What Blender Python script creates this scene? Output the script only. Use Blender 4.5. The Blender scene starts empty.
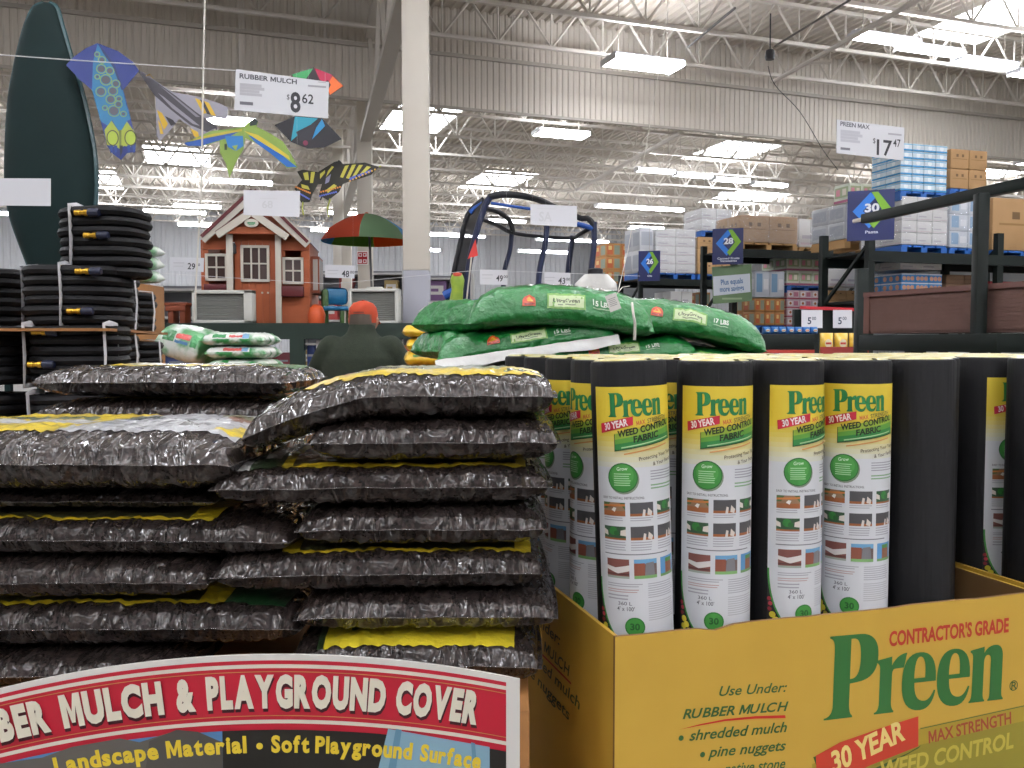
import bpy, bmesh, math, random
from mathutils import Vector, Matrix, noise
from mathutils.geometry import tessellate_polygon
SC = bpy.context.scene
COL = SC.collection
R = math.radians
V = Vector
rnd = random.Random(7)
# ------------------------------------------------------------------ camera
FPX, CAMZ, HORIZON = 880.0, 1.5, 342.0
PITCH = math.atan((384 - HORIZON) / FPX)
cd = bpy.data.cameras.new('camera')
cam = bpy.data.objects.new('camera', cd)
COL.objects.link(cam)
cam.location = (0, 0, CAMZ)
cam.rotation_euler = (math.pi / 2 - PITCH, 0, 0)
cd.sensor_width = 36
cd.lens = FPX / 1024 * 36
cd.clip_start, cd.clip_end = 0.05, 200
SC.camera = cam
UPV = V((0, math.sin(PITCH), math.cos(PITCH)))
FWD = V((0, math.cos(PITCH), -math.sin(PITCH)))
def ray(px, py):
    return V(((px - 512) / FPX, 0, 0)) + UPV * ((384 - py) / FPX) + FWD
def at(px, py, Y):
    """World point seen at a photo pixel, at distance Y ahead."""
    d = ray(px, py)
    return V((0, 0, CAMZ)) + d * (Y / d.y)
def atz(px, py, z):
    d = ray(px, py)
    return V((0, 0, CAMZ)) + d * ((z - CAMZ) / d.z)
YAW = R(19.5)                       # the store's own axes against the view
U = V((math.cos(YAW), math.sin(YAW), 0))
W = V((-math.sin(YAW), math.cos(YAW), 0))
def st(u, v, z=0.0):              # store coordinates -> world
    return U * u + W * v + V((0, 0, z))
def to_st(p):
    return p.dot(U), p.dot(W), p.z
# ------------------------------------------------------------------ materials
def lin(h):
    h = h.lstrip('#')
    c = [int(h[i:i + 2], 16) / 255 for i in (0, 2, 4)]
    return tuple(x / 12.92 if x <= .04045 else ((x + .055) / 1.055) ** 2.4 for x in c) + (1,)
MATS = {}
def mat(name, col, rough=.55, metal=0, coat=0, emit=0, var=None, bump=None, spec=.5, alpha=1, trans=0, var2=None):
    """var=(scale, other colour, contrast): noise mix of two colours; bump=(scale, strength)."""
    if name in MATS: return MATS[name]
    m = bpy.data.materials.new(name); m.use_nodes = True
    nt = m.node_tree; b = nt.nodes['Principled BSDF']
    b.inputs['Base Color'].default_value = lin(col)
    b.inputs['Roughness'].default_value = rough
    b.inputs['Metallic'].default_value = metal
    b.inputs['Coat Weight'].default_value = coat
    b.inputs['Coat Roughness'].default_value = .12
    b.inputs['Specular IOR Level'].default_value = spec
    b.inputs['Alpha'].default_value = alpha
    b.inputs['Transmission Weight'].default_value = trans
    if emit:
        b.inputs['Emission Color'].default_value = lin(col)
        b.inputs['Emission Strength'].default_value = emit
    tc = None
    def coord():
        nonlocal tc
        if tc is None: tc = nt.nodes.new('ShaderNodeTexCoord')
        return tc.outputs['Object']
    if var:
        n = nt.nodes.new('ShaderNodeTexNoise'); n.inputs['Scale'].default_value = var[0]; n.inputs['Detail'].default_value = 4
        r = nt.nodes.new('ShaderNodeValToRGB')
        k = var[2] if len(var) > 2 else .2
        r.color_ramp.elements[0].position = .5 - k; r.color_ramp.elements[0].color = lin(col)
        r.color_ramp.elements[1].position = .5 + k; r.color_ramp.elements[1].color = lin(var[1])
        nt.links.new(coord(), n.inputs['Vector']); nt.links.new(n.outputs['Fac'], r.inputs['Fac'])
        nt.links.new(r.outputs['Color'], b.inputs['Base Color'])
    if bump:
        n = nt.nodes.new('ShaderNodeTexNoise'); n.inputs['Scale'].default_value = bump[0]; n.inputs['Detail'].default_value = 5
        bp = nt.nodes.new('ShaderNodeBump'); bp.inputs['Strength'].default_value = bump[1]; bp.inputs['Distance'].default_value = bump[2] if len(bump) > 2 else .01
        nt.links.new(coord(), n.inputs['Vector']); nt.links.new(n.outputs['Fac'], bp.inputs['Height'])
        nt.links.new(bp.outputs['Normal'], b.inputs['Normal'])
        if coat: nt.links.new(bp.outputs['Normal'], b.inputs['Coat Normal'])
    MATS[name] = m
    return m
def ink(h):                        # printed flat colour
    return mat('ink_' + h.strip('#'), h, .5)
# ------------------------------------------------------------------ objects
def tag(o, label=None, cat=None, group=None, kind=None):
    if label: o['label'] = label
    if cat: o['category'] = cat
    if group: o['group'] = group
    if kind: o['kind'] = kind
    return o
def thing(name, label, cat, loc=(0, 0, 0), rz=0, group=None):
    o = bpy.data.objects.new(name, None); COL.objects.link(o)
    o.empty_display_size = .05
    o.location = loc; o.rotation_euler = (0, 0, rz)
    return tag(o, label, cat, group)
def dup(root, loc=None, rz=None, label=None, group=None, rot=None):
    r = root.copy(); COL.objects.link(r)
    if loc is not None: r.location = loc
    if rz is not None: r.rotation_euler = (0, 0, rz)
    if rot is not None: r.rotation_euler = rot
    if label: r['label'] = label
    if group: r['group'] = group
    for ch in list(root.children):
        c = ch.copy(); COL.objects.link(c); c.parent = r
        for g in list(ch.children):
            d = g.copy(); COL.objects.link(d); d.parent = c
    return r
class MB:
    """Collects shapes and links them as ONE mesh object."""
    def __init__(s): s.v = []; s.f = []; s.m = []; s.s = []
    def add(s, vs, fs, m=0, sm=False):
        b = len(s.v); s.v.extend(V(x) for x in vs)
        for f in fs:
            s.f.append(tuple(b + i for i in f)); s.m.append(m); s.s.append(sm)
        return s
    def box(s, c, size, m=0, rz=0, bev=0, M=None):
        bm = bmesh.new(); bmesh.ops.create_cube(bm, size=1)
        for v in bm.verts: v.co = V((v.co.x * size[0], v.co.y * size[1], v.co.z * size[2]))
        if bev: bmesh.ops.bevel(bm, geom=bm.edges[:], offset=bev, segments=2, profile=.5, affect='EDGES')
        T = M if M is not None else Matrix.Translation(V(c)) @ Matrix.Rotation(rz, 4, 'Z')
        bm.verts.index_update()
        s.add([T @ v.co for v in bm.verts], [[v.index for v in f.verts] for f in bm.faces], m, bool(bev))
        bm.free(); return s
    def span(s, lo, hi, m=0, bev=0):
        lo, hi = V(lo), V(hi)
        return s.box((lo + hi) / 2, hi - lo, m, 0, bev)
    def bar(s, p0, p1, w, h, m=0, up=(0, 0, 1), bev=0):
        p0, p1 = V(p0), V(p1); d = (p1 - p0); L = d.length
        if L < 1e-6: return s
        x = d / L; up = V(up)
        if abs(x.dot(up)) > .99: up = V((0, 1, 0)) if abs(x.y) < .9 else V((1, 0, 0))
        y = up.cross(x).normalized(); z = x.cross(y)
        M = Matrix((x, y, z)).transposed().to_4x4(); M.translation = (p0 + p1) / 2
        return s.box(None, (L, w, h), m, 0, bev, M)
    def tube(s, pts, r, n=8, m=0, closed=False, caps=True, sm=True, flat=1.0):
        pts = [V(p) for p in pts]; N = len(pts)
        rs = r if isinstance(r, (list, tuple)) else [r] * N
        t0 = (pts[1] - pts[0]).normalized()
        ref = V((0, 0, 1)) if abs(t0.z) < .9 else V((1, 0, 0))
        nrm = t0.cross(ref).normalized()
        vs = []
        for i in range(N):
            if closed: t = pts[(i + 1) % N] - pts[i - 1]
            else: t = pts[min(i + 1, N - 1)] - pts[max(i - 1, 0)]
            if t.length < 1e-9: t = t0.copy()
            t.normalize()
            nrm = (nrm - t * nrm.dot(t))
            if nrm.length < 1e-6: nrm = t.orthogonal()
            nrm.normalize(); bn = t.cross(nrm)
            for k in range(n):
                a = 2 * math.pi * k / n
                vs.append(pts[i] + nrm * (rs[i] * math.cos(a)) + bn * (rs[i] * math.sin(a) * flat))
        fs = []
        for i in range(N if closed else N - 1):
            j = (i + 1) % N
            for k in range(n):
                l = (k + 1) % n
                fs.append((i * n + k, i * n + l, j * n + l, j * n + k))
        s.add(vs, fs, m, sm)
        if caps and not closed:
            b = len(s.v) - N * n
            s.f.append(tuple(b + k for k in reversed(range(n)))); s.m.append(m); s.s.append(False)
            s.f.append(tuple(b + (N - 1) * n + k for k in range(n))); s.m.append(m); s.s.append(False)
        return s
    def lathe(s, prof, n=24, m=0, M=None, sm=True):
        vs = []; M = M or Matrix.Identity(4)
        for r, z in prof:
            for k in range(n):
                a = 2 * math.pi * k / n
                vs.append(M @ V((r * math.cos(a), r * math.sin(a), z)))
        fs = []
        for i in range(len(prof) - 1):
            for k in range(n):
                l = (k + 1) % n
                fs.append((i * n + k, i * n + l, (i + 1) * n + l, (i + 1) * n + k))
        b = len(s.v)
        s.add(vs, fs, m, sm)
        for i, rev in ((0, True), (len(prof) - 1, False)):
            if prof[i][0] > 1e-5:
                q = [b + i * n + k for k in range(n)]
                s.f.append(tuple(reversed(q) if rev else q)); s.m.append(m); s.s.append(False)
        return s
    def loft(s, secs, m=0, sm=True, caps=True):
        n = len(secs[0]); N = len(secs); b = len(s.v)
        s.add([p for q in secs for p in q], [(i * n + k, i * n + (k + 1) % n, (i + 1) * n + (k + 1) % n, (i + 1) * n + k) for i in range(N - 1) for k in range(n)], m, sm)
        if caps:
            s.f.append(tuple(b + k for k in reversed(range(n)))); s.m.append(m); s.s.append(False)
            s.f.append(tuple(b + (N - 1) * n + k for k in range(n))); s.m.append(m); s.s.append(False)
        return s
    def prism(s, poly, fn, h0, h1, m=0, me=None):
        """poly in 2D, mapped by fn(x, y, h), extruded from h0 to h1."""
        n = len(poly); b = len(s.v)
        s.v.extend(V(fn(x, y, h0)) for x, y in poly); s.v.extend(V(fn(x, y, h1)) for x, y in poly)
        tr = tessellate_polygon([[V((x, y, 0)) for x, y in poly]])
        for t in tr:
            t = tuple(t)
            a = poly[t[0]], poly[t[1]], poly[t[2]]
            if (a[1][0] - a[0][0]) * (a[2][1] - a[0][1]) - (a[1][1] - a[0][1]) * (a[2][0] - a[0][0]) < 0: t = t[::-1]
            s.f.append(tuple(b + n + i for i in t)); s.m.append(m); s.s.append(False)
            s.f.append(tuple(b + i for i in reversed(t))); s.m.append(m if me is None else me); s.s.append(False)
        for i in range(n):
            j = (i + 1) % n
            s.f.append((b + i, b + j, b + n + j, b + n + i)); s.m.append(m if me is None else me); s.s.append(False)
        return s
    def build(s, name, mats, parent=None, loc=None, sharp=40):
        me = bpy.data.meshes.new(name)
        me.from_pydata([tuple(v) for v in s.v], [], s.f)
        if not isinstance(mats, (list, tuple)): mats = [mats]
        for m in mats: me.materials.append(m)
        me.polygons.foreach_set('material_index', s.m)
        me.polygons.foreach_set('use_smooth', s.s)
        me.update()
        if any(s.s): me.set_sharp_from_angle(angle=R(sharp))
        o = bpy.data.objects.new(name, me); COL.objects.link(o)
        if parent is not None: o.parent = parent
        if loc is not None: o.location = loc
        return o
# ------------------------------------------------------------------ printing
_tc = {}
def glyphs(txt, bold=0, shear=0):
    key = (txt, bold, shear)
    if key in _tc: return _tc[key]
    if bold > 0 and 'M' in txt:               # the heavy M is drawn from its own outline
        vs, fs = [], []
        for i, ch in enumerate(txt):
            if ch == ' ': continue
            right = glyphs(txt[:i + 1], 0, 0)[2]; w0 = glyphs(ch, 0, 0)[2]; x0 = right - w0 - bold
            if ch == 'M':
                w, H, t = w0 + 2 * bold, .682 + bold, .088 + 2 * bold
                out = [(0, -bold), (0, H), (t * 1.1, H), (w / 2, H * .42), (w - t * 1.1, H), (w, H), (w, -bold), (w - t, -bold), (w - t, H * .60), (w / 2 + t * .3, H * .06), (w / 2 - t * .3, H * .06), (t, H * .60), (t, -bold)]
                tr = [tuple(f) for f in tessellate_polygon([[V((x, y, 0)) for x, y in out]])]
                g = [(x + shear * y, y) for x, y in out]; gf = []
                for f in tr:
                    a = [g[k] for k in f]
                    gf.append(f if (a[1][0] - a[0][0]) * (a[2][1] - a[0][1]) - (a[1][1] - a[0][1]) * (a[2][0] - a[0][0]) > 0 else f[::-1])
            else: g, gf, _ = glyphs(ch, bold, shear)
            b = len(vs); vs += [(x + x0, y) for x, y in g]; fs += [tuple(b + k for k in f) for f in gf]
        m0 = min(x for x, y in vs); m1 = max(x for x, y in vs)
        _tc[key] = ([(x - m0, y) for x, y in vs], fs, m1 - m0)
        return _tc[key]
    c = bpy.data.curves.new('lettering', 'FONT'); c.body = txt; c.size = 1; c.offset = bold; c.shear = shear; c.resolution_u = 3
    o = bpy.data.objects.new('lettering', c)
    me = o.to_mesh()
    vs = [(v.co.x, v.co.y) for v in me.vertices]
    fs = [tuple(p.vertices) for p in me.polygons]
    o.to_mesh_clear(); bpy.data.objects.remove(o); bpy.data.curves.remove(c)
    x0 = min(v[0] for v in vs); x1 = max(v[0] for v in vs)
    _tc[key] = ([((x - x0), y) for x, y in vs], fs, x1 - x0)
    return _tc[key]
CAP = .682
class Art:
    """A flat printed design: coloured polygons and lettering on 2D coordinates."""
    def __init__(s): s.it = []; s.cols = []
    def _c(s, col):
        if col not in s.cols: s.cols.append(col)
        return s.cols.index(col)
    def poly(s, pts, col, holes=(), z=None):
        loops = [list(pts)] + [list(h) for h in holes]
        fl = [p for l in loops for p in l]
        tr = tessellate_polygon([[V((x, y, 0)) for x, y in l] for l in loops])
        fs = []
        for t in tr:
            a = [fl[i] for i in t]
            d = (a[1][0] - a[0][0]) * (a[2][1] - a[0][1]) - (a[1][1] - a[0][1]) * (a[2][0] - a[0][0])
            fs.append(tuple(t) if d > 0 else tuple(reversed(t)))
        s.it.append((fl, fs, s._c(col), z)); return s
    def rect(s, x0, y0, x1, y1, col, nx=1, ny=1, z=None):
        xs = [x0 + (x1 - x0) * i / nx for i in range(nx + 1)]; ys = [y0 + (y1 - y0) * i / ny for i in range(ny + 1)]
        fl = [(x, y) for y in ys for x in xs]
        fs = [(j * (nx + 1) + i, j * (nx + 1) + i + 1, (j + 1) * (nx + 1) + i + 1, (j + 1) * (nx + 1) + i) for j in range(ny) for i in range(nx)]
        if (x1 - x0) * (y1 - y0) < 0: fs = [f[::-1] for f in fs]
        s.it.append((fl, fs, s._c(col), z)); return s
    def disc(s, x, y, r, col, ry=None, n=24, z=None):
        ry = ry or r
        return s.poly([(x + r * math.cos(2 * math.pi * k / n), y + ry * math.sin(2 * math.pi * k / n)) for k in range(n)], col, z=z)
    def text(s, txt, p0, p1, h, col, bold=0, shear=0, z=None, flip=1):
        """Baseline from p0 to p1, capitals h high."""
        vs, fs, w = glyphs(txt, bold, shear)
        dx, dy = p1[0] - p0[0], p1[1] - p0[1]; L = math.hypot(dx, dy); sx = L / w; sy = h / CAP
        cx, cy = dx / L, dy / L
        fl = [(p0[0] + x * sx * cx - y * sy * cy * flip, p0[1] + x * sx * cy + y * sy * cx * flip) for x, y in vs]
        s.it.append((fl, fs, s._c(col), z)); return s
    def lines(s, x0, y0, x1, y1, n, col, fill=.45, ragged=.15, rs=1):
        q = random.Random(rs); st_ = (y1 - y0) / n
        for i in range(n):
            y = y0 + st_ * i
            s.rect(x0, y, x1 - (x1 - x0) * ragged * q.random(), y + st_ * fill, col)
        return s
    def levels(s):
        if getattr(s, '_lv', None) and len(s._lv) == len(s.it): return s._lv
        bb = []; lv = []
        for fl, fs, c, z in s.it:
            xs = [p[0] for p in fl]; ys = [p[1] for p in fl]; q = (min(xs), max(xs), min(ys), max(ys))
            l = 0
            for (a, b_, d, e), k in zip(bb, lv):
                if k >= l and q[0] < b_ and q[1] > a and q[2] < e and q[3] > d: l = k + 1
            bb.append(q); lv.append(l)
        s._lv = lv; return lv
    def emit(s, mb, fn, base=0, h0=.0006, dh=.0003, cut=None):
        """Lays each shape on the surface fn, later shapes just above the ones they cover; cut: widest piece on a curved surface."""
        for (fl, fs, c, z), k in zip(s.it, s.levels()):
            h = h0 + dh * k
            if cut:
                fl = list(fl); todo = [tuple(f) for f in fs]; fs = []
                mid = {}
                def half(i, j):
                    q = (min(i, j), max(i, j))
                    if q not in mid:
                        fl.append(((fl[i][0] + fl[j][0]) / 2, (fl[i][1] + fl[j][1]) / 2)); mid[q] = len(fl) - 1
                    return mid[q]
                while todo:
                    f = todo.pop()
                    if max(fl[i][0] for i in f) - min(fl[i][0] for i in f) <= cut: fs.append(f); continue
                    if len(f) > 3: todo += [(f[0], f[i], f[i + 1]) for i in range(1, len(f) - 1)]; continue
                    e = max(range(3), key=lambda i: abs(fl[f[i]][0] - fl[f[(i + 1) % 3]][0])); a, b_, d = f[e], f[(e + 1) % 3], f[(e + 2) % 3]
                    m = half(a, b_); todo += [(a, m, d), (m, b_, d)]
            mb.add([fn(x, y, h) for x, y in fl], fs, base + c)
        return mb
    def mats(s): return [ink(c) for c in s.cols]
def frame_fn(o, ex, ey, ez=None):
    o, ex, ey = V(o), V(ex), V(ey); ez = V(ez) if ez is not None else ex.cross(ey).normalized()
    return lambda x, y, h=0: o + ex * x + ey * y + ez * h
def bez(pts, n=8):
    """Closed outline: list of points; a point given as (x, y, cx, cy) is reached by a quadratic curve through that control."""
    out = []; prev = None
    for p in pts:
        if len(p) == 2: out.append((p[0], p[1])); prev = p
        else:
            x0, y0 = out[-1]; x, y, cx, cy = p
            for k in range(1, n + 1):
                t = k / n
                out.append(((1 - t) ** 2 * x0 + 2 * t * (1 - t) * cx + t * t * x, (1 - t) ** 2 * y0 + 2 * t * (1 - t) * cy + t * t * y))
    return out
def smooth_curve(pts, n=6):
    """Catmull-Rom through points."""
    pts = [V(p) for p in pts]; out = []
    for i in range(len(pts) - 1):
        p0 = pts[max(i - 1, 0)]; p1 = pts[i]; p2 = pts[i + 1]; p3 = pts[min(i + 2, len(pts) - 1)]
        for k in range(n):
            t = k / n
            out.append(.5 * ((2 * p1) + (p2 - p0) * t + (2 * p0 - 5 * p1 + 4 * p2 - p3) * t * t + (3 * p1 - p0 - 3 * p2 + p3) * t ** 3))
    out.append(pts[-1]); return out
# ================================================================== the building
ROOF = 8.0
M_deck = mat('deck_paint', '#c6bdb1', .6, var=(.6, '#cdc5ba', .3))
M_curt = mat('draft_curtain_paint', '#cbc3b8', .55, var=(.5, '#d2cbc1', .3))
M_steel = mat('white_steel', '#cfc9c0', .5)
M_steel2 = mat('grey_steel', '#aaa398', .5)
M_wallf = mat('far_wall_paint', '#c2c4c8', .6)
M_conc = mat('concrete_floor', '#8d8880', .35, var=(2.0, '#7c776f', .3))
M_colw = mat('column_paint', '#d8d2c6', .5, var=(1.5, '#d2cabd', .3))
M_colg = mat('column_grey_paint', '#a4a5ae', .5)
M_lamp = mat('lamp_lens', '#f6f8ff', .5, emit=36)
M_sky = mat('skylight_lens', '#f4f8ff', .5, emit=11)
M_lampback = mat('lamp_housing', '#d9d9dc', .4)
M_dark = mat('dark_iron', '#2c2c30', .5)
def ribbed(name, o, ax, ln, up, hgt, pitch, dep, m, label, cat):
    """Corrugated sheet: ribs repeat along ax over length ln, run along up over hgt."""
    o, ax, up = V(o), V(ax), V(up); nz = ax.cross(up).normalized(); b = MB(); prof = []
    n = int(ln / pitch)
    for i in range(n):
        x = i * pitch
        prof += [(x, 0), (x + pitch * .55, 0), (x + pitch * .65, dep), (x + pitch * .9, dep)]
    prof.append((n * pitch, 0))
    vs = [o + ax * x + nz * d for x, d in prof] + [o + ax * x + nz * d + up * hgt for x, d in prof]
    k = len(prof)
    b.add(vs, [(i, i + 1, k + i + 1, k + i) for i in range(k - 1)])
    return tag(b.build(name, m), label, cat, kind='structure')
def shell(name, pts, thick, m, label):
    b = MB(); pts = [V(p) for p in pts]
    n = (pts[1] - pts[0]).cross(pts[2] - pts[0]).normalized() * thick
    q = pts + [p - n for p in pts]
    b.add(q, [(0, 1, 2, 3), (7, 6, 5, 4), (0, 4, 5, 1), (1, 5, 6, 2), (2, 6, 7, 3), (3, 7, 4, 0)])
    return tag(b.build(name, m), label, 'wall' if 'wall' in name else name, kind='structure')
U0, U1, V0, V1 = -20, 44, -12, 47
shell('floor', [st(U0, V0, 0), st(U1, V0, 0), st(U1, V1, 0), st(U0, V1, 0)], .2, M_conc, 'grey polished concrete warehouse floor')
shell('wall_left', [st(U0, V0, 0), st(U0, V1, 0), st(U0, V1, ROOF), st(U0, V0, ROOF)], .2, M_wallf, 'pale left side wall of the warehouse')
shell('wall_right', [st(U1, V1, 0), st(U1, V0, 0), st(U1, V0, ROOF), st(U1, V1, ROOF)], .2, M_wallf, 'pale right side wall of the warehouse')
shell('wall_front', [st(U1, V0, 0), st(U0, V0, 0), st(U0, V0, ROOF), st(U1, V0, ROOF)], .2, M_wallf, 'pale front wall of the warehouse')
ribbed('wall_back', st(U0, V1, 0), U, U1 - U0, V((0, 0, 1)), ROOF + .3, .3, -.05, M_wallf, 'pale corrugated back wall of the warehouse', 'wall')
ribbed('ceiling', st(U0, V0, ROOF + .06), U, U1 - U0, W, V1 - V0, .2, -.055, M_deck, 'beige corrugated metal roof deck', 'ceiling')
VC = 16.97
ribbed('partition_curtain', st(U0, VC, 6.1), U, U1 - U0, V((0, 0, 1)), ROOF - 6.05, .125, -.02, M_curt, 'beige corrugated draft curtain hanging down from the roof', 'partition')
b = MB(); b.bar(st(U0, VC - .05, 7.12), st(U1, VC - .05, 7.12), .05, .07); b.bar(st(U0, VC - .03, 6.1), st(U1, VC - .03, 6.1), .07, .05)
tag(b.build('trim_1', M_steel2), 'long steel rails across the corrugated draft curtain', 'trim', kind='structure')
def joist(v, z1, dep, m, step=1.1, u0=-16, u1=30, r=.028):
    b = MB()
    b.bar(st(u0, v, z1), st(u1, v, z1), .09, .07); b.bar(st(u0, v, z1 - dep), st(u1, v, z1 - dep), .085, .065)
    n = int((u1 - u0) / step)
    for i in range(n):
        a = u0 + i * step; c = a + step / 2
        b.tube([st(a, v, z1), st(c, v, z1 - dep)], r, 4, caps=False, sm=False); b.tube([st(c, v, z1 - dep), st(a + step, v, z1)], r, 4, caps=False, sm=False)
        b.tube([st(c, v, z1), st(c, v, z1 - dep)], r * .7, 4, caps=False, sm=False)
    return tag(b.build('roof_joist', m), 'white open web steel roof joist under the beige roof deck', 'roof joist', 'open web roof joists', 'structure')
for v in (8.4, 10.4, 12.4, 14.4, 16.2): joist(v, ROOF - .06, .72, M_steel)
for k in range(12): joist(19.0 + k * 2.3, ROOF - .06, .8, M_steel, u0=-18, u1=32)
# girder along the bay line, over the columns
pc1 = at(417, 300, 10.0); pc2 = at(365.5, 250, 18.6)
g0 = at(404, 0, 10.9); g1 = at(366, 137, 18.3); gd = (g1 - g0).normalized()
b = MB(); a0 = g0 - gd * 5; a1 = g0 + gd * 30
b.bar(a0, a1, .22, .12); b.bar(a0 + V((0, 0, 1.6)), a1 + V((0, 0, 1.6)), .16, .14)
for k in range(14):
    p = a0 + gd * (k * 2.5); q = p + gd * 1.25 + V((0, 0, 1.6)); r_ = p + gd * 2.5
    b.bar(p, q, .07, .07); b.bar(q, r_, .07, .07)
b.bar(a0 + V((0, 0, .075)), a1 + V((0, 0, .075)), .03, .05)
tag(b.build('roof_girder', M_steel), 'deep white truss girder running over the two columns', 'roof girder', kind='structure')
# columns
def column(p, w, ztop, label, grey=2.3):
    t = thing('column', label, 'column', (p.x, p.y, 0), R(4)); t['kind'] = 'structure'
    MB().box((0, 0, (grey + ztop) / 2), (w, w, ztop - grey), 0, 0, .012).build('shaft', M_colw, t)
    MB().box((0, 0, grey / 2), (w * 1.005, w * 1.005, grey), 0, 0, .012).build('painted_base', M_colg, t)['label'] = 'grey painted lower part of the column'
    bp = MB().box((0, 0, .012), (w * 1.5, w * 1.5, .024)); bp.build('base_plate', M_steel2, t)
    return t
column(pc1, .30, 7.3, 'thick white square steel column with a grey painted lower part')
column(pc2, .30, 7.9, 'farther white square column with a red sign hung on it')
column(at(347, 280, 17.0), .18, 3.6, 'slim white post left of the farther column', 1.2)
column(at(339, 280, 27.0), .3, 7.9, 'distant thin white column left of the slim post', 1.2)
# red sign on the farther column
p = at(362.5, 258, 18.3)
A = Art(); A.rect(-.1, -.12, .1, .12, '#b5121f'); A.rect(-.085, .03, -.012, .1, '#f1e6e6'); A.rect(.012, .03, .085, .1, '#f1e6e6'); A.rect(-.085, -.1, -.012, -.03, '#f1e6e6')
A.rect(.012, -.1, .085, -.03, '#f1e6e6'); A.disc(-.045, .065, .022, '#b5121f'); A.disc(.045, .065, .022, '#b5121f'); A.disc(.045, -.065, .022, '#b5121f'); A.rect(-.07, -.07, -.03, -.055, '#b5121f')
b = MB(); fn = frame_fn((0, 0, 0), (1, 0, 0), (0, 0, 1)); b.prism([(-.115, -.135), (.115, -.135), (.115, .135), (-.115, .135)], fn, -.01, 0, 0)
A.emit(b, fn, 1); o = b.build('wall_sign', [ink('#f3ecec')] + A.mats(), loc=p); tag(o, 'small red and white square sign on the farther column', 'sign')
# sprinkler pipe and rods
b = MB(); p0 = at(577, 190, 30.0); p1 = at(677, 135, 20.0); d = (p1 - p0)
b.tube([p0, p0 + d * 1.03], .055, 8); tag(b.build('ceiling_pipe', M_steel), 'long white sprinkler pipe running under the roof joists', 'pipe')
b = MB(); p0 = at(773, 82, 15.6); p1 = at(918, 0, 12.4); d = p1 - p0
b.tube([p0, p0 + d * 1.6], .04, 8); b.tube([p0 + d * .28 + V((0, 0, 0)), p0 + d * .28 + V((.35, -.12, -.03))], .03, 6)
tag(b.build('ceiling_pipe', M_steel), 'grey beige sprinkler pipe slanting down to the draft curtain', 'pipe')
b = MB(); b.tube([at(688, 47, 14.8), at(735, 8, 12.2)], .018, 6)
tag(b.build('ceiling_conduit', mat('grey_conduit', '#5d5852', .5)), 'short dark conduit under the roof deck before the draft curtain', 'conduit')
b = MB(); b.tube([at(775, 46, 15.6), at(850, 0, 12.6)], .018, 6); tag(b.build('ceiling_conduit', mat('grey_conduit', '#5d5852', .5)), 'long dark conduit running up from the round dark dome', 'conduit')
b = MB(); hx = at(770, 55, 15.4)
b.lathe([(.02, .1), (.07, .08), (.09, -.03), (.07, -.08), (.02, -.09)], 14, 0, Matrix.Translation(hx)); b.bar(hx + V((0, 0, .08)), hx + V((0, 0, .7)), .02, .02)
tag(b.build('hanging_dome_camera', M_dark), 'round dark dome hanging under the roof before the draft curtain', 'camera')
b = MB(); b.tube(smooth_curve([at(768, 66, 15.4), at(775, 85, 15.5), at(800, 112, 15.8), at(823, 150, 16.2), at(838, 170, 16.4)], 5), .007, 5)
tag(b.build('hanging_cable', M_dark), 'thin dark cable sagging down in front of the draft curtain', 'cable')
# ---------------------------------------------------------------- lights
def lamp(c, L, wd, label, rows=1, rz=YAW, hang=True, group='ceiling lights'):
    t = thing('ceiling_light', label, 'ceiling light', c, rz, group)
    h = MB(); h.span((-L / 2, -wd / 2, -.05), (-L / 2 + .02, wd / 2, .07)); h.span((L / 2 - .02, -wd / 2, -.05), (L / 2, wd / 2, .07)); h.span((-L / 2, -.05, .055), (L / 2, .05, .09)); h.span((-L / 2, -wd / 2, .05), (L / 2, -wd / 2 + .015, .07)); h.span((-L / 2, wd / 2 - .015, .05), (L / 2, wd / 2, .07))
    h.build('housing', M_lampback, t)        # open louvred top: part of the light goes up to the roof deck
    e = MB(); k = max(2, int(wd / .12))
    for i in range(k):
        y = -wd / 2 + wd * (i + .5) / k
        e.tube([(-L / 2 + .03, y, -.0), (L / 2 - .03, y, -.0)], .045, 8)
    e.build('tube_lamps', M_lamp, t)
    if hang:
        for q in (-.35, .35): MB().bar((L * q, 0, .08), (L * q, 0, ROOF - c[2] - .05), .012, .012).build('hanger', M_steel2, t)
    return t
lamp(at(643, 64, 16.6), 1.45, .62, 'bright rectangular ceiling light just in front of the draft curtain')
lamp(at(561, 134, 22.0), 1.35, .6, 'bright rectangular ceiling light seen just below the draft curtain')
lamp(at(226, 121, 20.0), 1.3, .5, 'bright ceiling light behind the striped bee kite')
lamp(at(241, 182, 29.0), 2.0, .4, 'long narrow ceiling light above the cedar playhouse')
for i, px in enumerate((885, 930, 985, 1040)):
    p = at(px, 40 + (px - 885) * .235, 15.4 + i * .55)
    lamp(p, 1.35, .3, 'ceiling light in the bright row running to the right edge', group='lights in the bright right hand row')
for i in range(4):
    p = at(655 + i * 38, 171 + i * 4.6, 26.5 + i * .5)
    lamp(p, 1.25, .3, 'ceiling light in the long row beyond the draft curtain', group='lights in the far row')
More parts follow.
